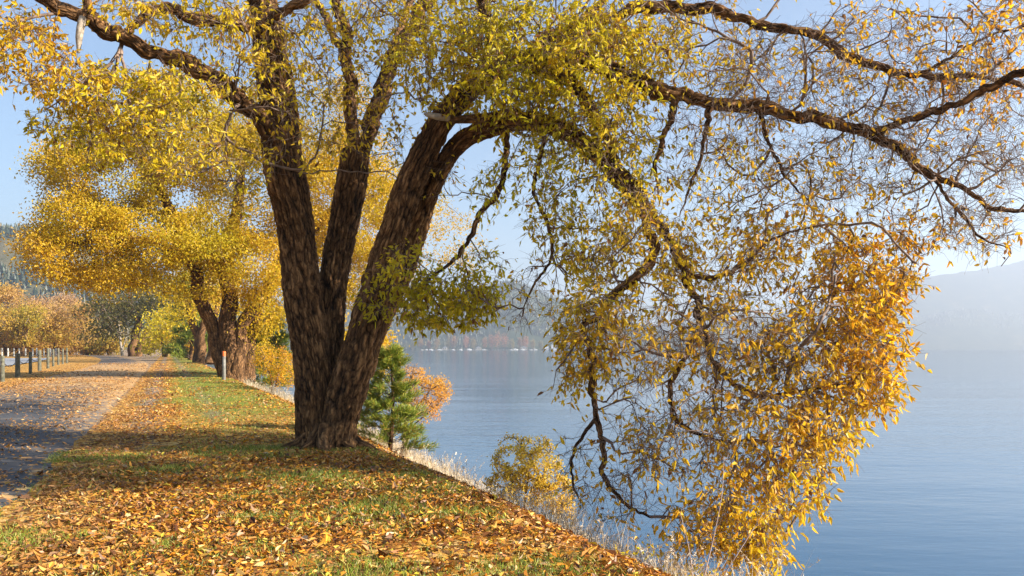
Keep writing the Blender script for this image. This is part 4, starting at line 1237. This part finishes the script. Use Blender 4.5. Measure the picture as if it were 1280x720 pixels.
pine('young_pine', 'young green pine on the bank right beside the big furrowed trunk', 487, 572, 434, 15.0, 50, RB, 24, 105, 0.15)
pine('dark_evergreen', 'dark green evergreen on the bank between the clustered trunks and the big trunk', 338, 490, 400, 48.0, 36, RB, 18, 110, 0.5)
pine('dark_evergreen', 'dark evergreen standing behind the slim forked tree', 238, 452, 345, 104.0, 30, RB, 16, 110, 1.1)


# ------------------------------------------------------------------ fallen leaves, grass, dry stalks
RL = np.random.default_rng(31)


def scatter(n, u0, u1, v0, v1, upow=1.0):
    t = RL.uniform(0, 1, n) ** upow
    u = u0 + (u1 - u0) * t
    v = RL.uniform(v0, v1, n)
    return u, v


def litter_density(u, v):
    nz = n2(u, v, 0.7, 14)
    nz2 = n2(u, v, 2.6, 15)
    d = sstep(-1.55, -0.95, v + 0.5 * (n2(u, v, 1.3, 23) - 0.5)) * sstep(4.9, 4.0, v)
    d *= 0.22 + 0.78 * sstep(0.25, 0.62, nz) * (0.35 + 0.65 * nz2)
    d *= 1 - 0.6 * sstep(0.53, 0.68, 0.4 * n2(u, v, 0.5, 11) + 0.6 * n2(u, v, 1.7, 17)) * sstep(-1.6, -1, v)
    strip = sstep(15, 20, u) * sstep(-0.1, 0.5, v) * sstep(3.0, 2.4, v)
    d *= 1 - 0.55 * strip
    road = sstep(-1.2, -2.2, v)
    d = np.maximum(d, (0.45 + 0.55 * sstep(14, 26, u)) * road * (0.05 + 0.20 * sstep(0.45, 0.75, nz) * nz2 + 0.22 * sstep(-3.0, -1.6, v) + 0.25 * sstep(10, 22, u) * sstep(.35, .6, nz)))
    d = np.maximum(d, 0.10 * sstep(3.4, 4.0, v) * sstep(6.5, 4.5, v))
    return d


def make_litter():
    Us, Vs = [], []
    for n, u0, u1, va, vb in ((300000, 2.5, 12, -6.5, 6), (85000, 12, 24, -7, 6), (45000, 24, 45, -7, 5), (20000, 45, 90, -8, 4)):
        u, v = scatter(n, u0, u1, va, vb)
        k = RL.uniform(0, 1, n) < litter_density(u, v)
        Us.append(u[k]); Vs.append(v[k])
    u, v = np.concatenate(Us), np.concatenate(Vs)
    v = v + bend(u)
    x, y = to_xy(u, v)
    z = ground_h(u, v)
    road = (v - bend(u) < -1.2) & (v - bend(u) > -6.4)
    z = np.where(road, 0.012 + 0.05 * (1 - (2 * np.clip((v - bend(u) + 6.3) / 4.9, 0, 1) - 1) ** 2), z)
    n = len(u)
    sc = np.where(u > 24, 1.35, 1.0) * np.where(u > 45, 1.5, 1.0)
    z = z + np.abs(RL.normal(0, 0.012, n)) + 0.008
    a = RL.uniform(0, 2 * PI, n)
    tilt = RL.normal(0, 0.38, n)
    D = np.stack([np.cos(a), np.sin(a), tilt], -1)
    N = np.stack([RL.normal(0, 0.5, n), RL.normal(0, 0.5, n), np.ones(n)], -1)
    flip = RL.uniform(0, 1, n) < 0.4
    N[flip] *= -1
    t = RL.uniform(0, 1, n)
    c = palette(t, [(0, (0.15, 0.06, 0.02)), (0.25, (0.36, 0.125, 0.02)), (0.5, (0.56, 0.215, 0.02)), (0.78, (0.66, 0.31, 0.025)), (0.93, (0.64, 0.38, 0.09)), (1, (0.66, 0.46, 0.27))])
    yl = RL.uniform(0, 1, n) < 0.05
    c[yl] = np.array([0.64, 0.50, 0.05])
    # trodden, older leaves towards the road are paler and browner
    k = (sstep(0.2, -1.6, v - bend(u)) * 0.65)[:, None]
    pale = np.array([0.46, 0.25, 0.09]) * RL.uniform(0.5, 1.3, (n, 1))
    c = (c * (1 - k) + pale * k) * RL.uniform(0.5, 1.08, (n, 1))
    curled = RL.uniform(0, 1, n) < 0.22
    c[curled] = c[curled] * np.array([0.45, 0.40, 0.5])
    L = np.clip(RL.gamma(6.0, 0.0078, n), 0.014, 0.105) * sc
    W = L * RL.uniform(0.36, 0.6, n)
    pos = np.stack([x, y, z], -1) - nrm(D) * L[:, None] * 0.5 * np.array([1, 1, 0])
    o = leaf_mesh('fallen_leaves', pos, D, N, L, W, c, M['litter'], None, 0.28, 0.16)
    tag(o, 'carpet of fallen orange and golden leaves on the grass verge and road', 'fallen leaves', kind='stuff')
    print('litter', n)


make_litter()


def blades(name, u, v, hmin, hmax, wid, stops, lean, label, cat, mat, seedhead=0.0):
    n = len(u)
    x, y = to_xy(u, v)
    z = ground_h(u, v)
    a = RL.uniform(0, 2 * PI, n)
    h = RL.uniform(hmin, hmax, n) * (0.45 + 0.95 * n2(u, v, 1.6, 61))
    ln_ = RL.normal(0, lean, (n, 2))
    b0 = np.stack([x, y, z - 0.02], -1)
    tip = b0 + np.stack([ln_[:, 0] * h, ln_[:, 1] * h, h], -1)
    mid = b0 + np.stack([ln_[:, 0] * h * 0.35, ln_[:, 1] * h * 0.35, h * 0.58], -1)
    s = np.stack([np.cos(a), np.sin(a), a * 0], -1) * wid / 2
    V = np.stack([b0 - s, b0 + s, mid + s * .8, mid - s * .8, tip], 1)
    i = np.arange(n)[:, None] * 5
    c = palette(RL.uniform(0, 1, n), stops) * RL.uniform(0.75, 1.2, (n, 1))
    C = np.concatenate([c, np.ones((n, 1))], 1)
    V = V.reshape(-1, 3)
    C5 = np.repeat(C, 5, 0)
    F4, F3 = i + np.array([[0, 1, 2, 3]]), i + np.array([[3, 2, 4]])
    Fl = [F4, F3]
    if seedhead > 0:
        k = np.where(RL.uniform(0, 1, n) < seedhead)[0]
        kk = np.repeat(k, 12)
        t = RL.uniform(0.0, 1, len(kk))[:, None]
        pos = tip[kk] + (mid[kk] - tip[kk]) * t * 0.45
        d = nrm(RL.normal(0, 1, (len(kk), 3)) + np.array([0, 0, 0.8])) * 0.035
        sd = nrm(RL.normal(0, 1, (len(kk), 3))) * 0.005
        V2 = np.stack([pos - sd, pos + sd, pos + d], 1).reshape(-1, 3)
        F2 = np.arange(len(V2)).reshape(-1, 3) + len(V)
        V = np.concatenate([V, V2])
        C5 = np.concatenate([C5, np.repeat(C[kk] * 1.1, 3, 0)])
        Fl.append(F2)
    me = mesh_np(name, V, Fl, False, dict(leafcol=C5))
    return tag(link(name, me, mat), label, cat, kind='stuff')


# green grass showing through the leaves
u, v = scatter(220000, 2.5, 14, -1.6, 3.0)
nz = n2(u, v, 0.5, 11)
nz3 = n2(u, v, 1.7, 17)
k = RL.uniform(0, 1, len(u)) < 0.6 * sstep(0.44, 0.62, nz * 0.4 + nz3 * 0.6) + 0.05
k |= (RL.uniform(0, 1, len(u)) < 0.5 * np.exp(-((v + 0.95 + 0.25 * (nz3 - .5)) / 0.16) ** 2) * sstep(.4, .6, nz3) * sstep(9, 6, u))
u1, v1 = u[k], v[k]
u, v = scatter(90000, 14, 45, -0.2, 3.1)
k = RL.uniform(0, 1, len(u)) < 0.8 * sstep(-0.1, 0.5, v) * (0.3 + 0.7 * n2(u, v, .6, 18))
u2, v2 = u[k], v[k]
GRN = [(0, (0.08, 0.13, 0.015)), (0.5, (0.19, 0.25, 0.025)), (0.8, (0.32, 0.33, 0.05)), (1, (0.48, 0.40, 0.13))]
blades('grass', np.concatenate([u1, u2]), np.concatenate([v1, v2]), 0.025, 0.085, 0.008, GRN, 0.45,
       'short green grass showing between fallen leaves on the verge', 'grass', M['grass'])

# dry pale grass on the edge of the bank
STR = [(0, (0.30, 0.20, 0.10)), (0.4, (0.52, 0.41, 0.26)), (0.8, (0.66, 0.56, 0.41)), (1, (0.74, 0.67, 0.55))]
u, v = scatter(42000, 3.0, 26, 3.3, 7.2, 0.9)
nz = n2(u, v, 1.1, 19)
k = RL.uniform(0, 1, len(u)) < 0.8 * sstep(3.55, 4.6, v + 1.0 * (nz - .5)) * sstep(0.2, 0.7, nz)
u1, v1 = u[k], v[k]
u, v = scatter(26000, 26, 60, 2.6, 8)
k = RL.uniform(0, 1, len(u)) < sstep(3.3, 4.0, v)
u2, v2 = u[k], v[k]
blades('dry_grass', np.concatenate([u1, u2]), np.concatenate([v1, v2]), 0.12, 0.52, 0.005, STR, 0.32,
       'pale straw-coloured dry grass along the edge of the lake bank', 'dry grass', M['grass'], 0.30)


# ------------------------------------------------------------------ fence, posts
def lathe(name, prof, nseg, mat, parent, loc, wob=0.0, rng=RB):
    prof = np.array(prof, float)
    th = np.linspace(0, 2 * PI, nseg, endpoint=False)
    Rr = prof[:, 0][:, None] * (1 + wob * rng.normal(0, 1, (1, nseg)))
    V = np.stack([Rr * np.cos(th), Rr * np.sin(th), np.repeat(prof[:, 1][:, None], nseg, 1)], -1) + np.array(loc)
    n = len(prof)
    idx = np.arange(n * nseg).reshape(n, nseg)
    nx = np.roll(idx, -1, 1)
    F = np.stack([idx[:-1], nx[:-1], nx[1:], idx[1:]], -1).reshape(-1, 4)
    V = np.concatenate([V.reshape(-1, 3), [np.array(loc) + np.array([0, 0, prof[-1, 1]])]])
    F3 = np.stack([idx[-1], nx[-1], np.full(nseg, n * nseg)], -1)
    return link(name, mesh_np(name, V, [F, F3], True), mat, parent)


fx, fy = P(40, 467, 50)[:2]
fence = empty('post_and_chain_fence', (fx, fy, gz(fx, fy)), 'fence of squat weathered wooden posts joined by sagging chain along the road', 'fence')
posts = []
for k, (px, Y, h) in enumerate([(-42, 28.5, 1.2), (-19, 33.0, 1.2), (3, 38.0, 1.22), (22, 43.5, 1.28), (38, 49.5, 1.35), (49.5, 56.5, 1.45), (60, 63.5, 1.6), (66.5, 69.5, 1.5), (73, 75.5, 1.55), (78.5, 80, 1.55), (83.5, 84, 1.6)]):
    x, y, _ = P(px, 460, Y)
    z = gz(x, y)
    r = 0.098 + 0.010 * RB.normal()
    lathe('post', [(r, -0.2), (r * 1.02, 0.2), (r * 0.98, h * 0.6), (r, h - 0.05), (r * 0.86, h), (r * 0.3, h + 0.025)], 12, M['post_wood'], fence, (x, y, z), 0.03)
    posts.append(np.array([x, y, z + h * 0.8]))
for a, b_ in zip(posts[:-1], posts[1:]):
    t = np.linspace(0, 1, 15)[:, None]
    p = a + (b_ - a) * t
    p[:, 2] -= 0.34 * (1 - (2 * t[:, 0] - 1) ** 2)
    dd = nrm(np.gradient(p, axis=0))
    rr = np.full(14, 0.02)
    V, F = seg_arrays(p[:-1], p[1:], dd[:-1], dd[1:], rr, rr, 5)
    link('chain', mesh_np('chain', V, F, True), M['chain'], fence)

# thin pale posts behind the parking area
for k, px in enumerate((-14, -6, 2.5, 10, 17.5, 24, 32, 41, 46, 55, 63, 70)):
    Y = 152 + 2 * math.sin(k * 1.7)
    x, y, _ = P(px, 440, Y)
    z = gz(x, y)
    o = lathe('boundary_post', [(0.13, -0.2), (0.13, 0.3), (0.125, 1.3), (0.11, 1.5), (0.04, 1.56)], 8, M['pale_post'], None, (0, 0, 0), 0.03)
    o.location = (x, y, z)
    tag(o, 'thin pale wooden post in the row behind the parking area', 'post', 'thin pale posts behind the parking area')

mx_, my_, _ = P(280, 476, 39.0)
mz = gz(mx_, my_)
mk = empty('marker_post', (mx_, my_, mz), 'slim whitish marker post with orange top in front of the clustered trunks', 'marker post')
lathe('post', [(0.085, -0.1), (0.085, 0.5), (0.08, 1.18)], 14, M['grey_white'], mk, (mx_, my_, mz), 0.01)
lathe('cap', [(0.09, 1.17), (0.09, 1.36), (0.083, 1.40), (0.03, 1.41)], 14, M['orange_cap'], mk, (mx_, my_, mz), 0.0)


# ------------------------------------------------------------------ far shore
def box(c, s):
    c, s = np.array(c, float), np.array(s, float) / 2
    V = np.array([[x, y, z] for x in (-1, 1) for y in (-1, 1) for z in (-1, 1)], float) * s + c
    F = np.array([[0, 1, 3, 2], [4, 6, 7, 5], [0, 4, 5, 1], [2, 3, 7, 6], [0, 2, 6, 4], [1, 5, 7, 3]])
    return V, F


def boxes(name, lst, mat, parent=None):
    Vs, Fs, o = [], [], 0
    for c, s in lst:
        V, F = box(c, s)
        Vs.append(V); Fs.append(F + o); o += 8
    return link(name, mesh_np(name, np.concatenate(Vs), np.concatenate(Fs)), mat, parent)


def house(label, px, Y, wd, dp, ht, roof, wallm, rows, cols_):
    x = (px - 640) * Y / 1000
    z = WATER_Z + 1.2
    h = empty('lake_house', (x, Y, z), label, 'house')
    boxes('wall', [((x, Y, z + ht / 2), (wd, dp, ht))], wallm, h)
    e = 0.5
    V = np.array([[x - wd / 2 - e, Y - dp / 2 - e, z + ht], [x + wd / 2 + e, Y - dp / 2 - e, z + ht], [x + wd / 2 + e, Y + dp / 2 + e, z + ht], [x - wd / 2 - e, Y + dp / 2 + e, z + ht],
                  [x, Y - dp / 2 - e, z + ht + roof], [x, Y + dp / 2 + e, z + ht + roof]])
    link('roof', mesh_np('roof', V, [np.array([[0, 3, 2, 1], [0, 4, 5, 3], [1, 2, 5, 4]]), np.array([[0, 1, 4], [3, 5, 2]])]), M['house_roof'], h)
    for r in range(rows):
        for c in range(cols_):
            boxes('window', [((x - wd / 2 + wd * (c + .5) / cols_, Y - dp / 2 - 0.05, z + ht * (r + .55) / rows), (wd / cols_ * .5, .14, ht / rows * .5))], M['window_glass'], h)


house('tall white three-storey house at the waterline across the lake', 692, 1672, 10, 9, 10.5, 3.5, M['house_white'], 3, 3)
house('smaller white house left of the tall white one across the lake', 683, 1672, 8.5, 8, 7, 3, M['house_white'], 2, 3)
M['tan'] = plain('house_tan_paint', (0.42, 0.36, 0.28), (0.5, 0.43, 0.34), 0.3, 0.7)
house('low tan house on the far shore right of the orange trees', 655, 1676, 13, 8, 4.5, 2.5, M['tan'], 1, 4)
house('low tan house at the far shore below the middle of the hill', 598, 1680, 11, 8, 4.5, 2.5, M['tan'], 1, 3)
house('small tan cabin farthest left on the far shore', 556, 1676, 9, 8, 4, 2.5, M['tan'], 1, 2)
DK = np.random.default_rng(5)
for px, Y, wd in ((531, 1612, 14), (546, 1590, 26), (560, 1606, 12), (577, 1566, 40), (590, 1600, 16), (603, 1612, 30), (619, 1600, 12), (634, 1584, 36), (657, 1610, 46), (700, 1606, 18)):
    x = (px - 640) * Y / 1000
    d = empty('boat_dock', (x, Y, WATER_Z), 'pale wooden dock lying on the water along the far shore', 'dock', 'docks along the far shore')
    boxes('deck', [((x, Y, WATER_Z + 0.75), (wd, 3.4, 0.35))], M['dock_wood'], d)
    for q in np.arange(-wd / 2 + 1, wd / 2, 5.0):
        boxes('pile', [((x + q, Y - 1.9, WATER_Z + 0.2 + DK.uniform(0, 1)), (0.35, 0.35, 3.6))], M['dock_wood'], d)
    # moored boats under white covers
    for q in np.arange(-wd / 2 + 3, wd / 2 - 2, 8.0):
        if DK.uniform() < 0.4:
            sz = DK.uniform(0.7, 1.35)
            L, W_b, H_b = 7.0 * sz, 2.4 * sz, 1.7 * sz * DK.uniform(.8, 1.5)
            st = np.linspace(0, 1, 9)
            ring = []
            for t in st:
                hw_ = W_b / 2 * (1 - max(0, (t - .45) / .55) ** 2.2) + 0.02
                top = 1.15 - .35 * t + 0.5 * max(0, 1 - abs(t - .45) / .2)
                ring.append([[(t - .5) * L, -hw_ * .65, 0], [(t - .5) * L, -hw_, H_b * (.62 + .1 * t)], [(t - .5) * L, 0, H_b * top], [(t - .5) * L, hw_, H_b * (.62 + .1 * t)], [(t - .5) * L, hw_ * .65, 0]])
            V = np.array(ring).reshape(-1, 3) + np.array([x + q + DK.normal(0, 1), Y - 5.0, WATER_Z - 0.15])
            idx = np.arange(45).reshape(9, 5)
            nx = np.roll(idx, -1, 1)
            F = np.stack([idx[:-1], nx[:-1], nx[1:], idx[1:]], -1).reshape(-1, 4)
            o = link('moored_boat', mesh_np('moored_boat', V, [F, idx[:1], idx[-1:]]), M['boat_hull'])
            tag(o, 'small white boat moored along a far-shore dock', 'boat', 'boats moored across the lake')

SH = np.random.default_rng(77)
shore_list = [(516, 20, .2), (526, 24, .6), (536, 18, .8), (546, 26, .5), (560, 22, .3), (567, 30, .7), (583, 30, .9), (592, 24, .4), (606, 26, .75), (614, 32, .95), (622, 36, .85), (631, 34, .9), (640, 22, .3), (650, 26, .7), (657, 28, .85), (666, 22, .4), (676, 20, .2), (702, 22, .5), (712, 24, .7), (724, 18, .3), (740, 22, .6), (760, 20, .4), (780, 18, .5)]
for px, h, hu in shore_list:
    Y = 1690 + SH.uniform(-6, 10)
    x = (px - 640) * Y / 1000
    z = WATER_Z + 0.5
    h = h * 1.15
    root = empty('shore_tree', (x, Y, z), 'small rust-coloured autumn tree in the row along the far shore', 'tree', 'autumn trees along the far shore')
    V, F = seg_arrays(np.array([[x, Y, z - 3]]), np.array([[x, Y, z + h * .6]]), np.array([[0, 0, 1.]]), np.array([[0, 0, 1.]]), np.array([.7]), np.array([.3]), 6)
    link('trunk', mesh_np('trunk', V, F), M['twig'], root)
    n = 420
    q = nrm(SH.normal(0, 1, (n, 3))) * SH.uniform(.3, 1, (n, 1)) * np.array([h * .24, h * .24, h * .45]) + np.array([x, Y, z + h * .52])
    q += SH.normal(0, h * .03, (n, 3))
    c = palette(np.clip(hu + SH.normal(0, .1, n), 0, 1), [(0, (.10, .13, .03)), (.4, (.32, .24, .06)), (.8, (.46, .20, .07)), (1, (.44, .16, .09))])
    leaf_mesh('crown', q, SH.normal(0, 1, (n, 3)), SH.normal(0, 1, (n, 3)), SH.uniform(1.2, 2.4, n), SH.uniform(.9, 1.6, n), c, M['leaf'], root)
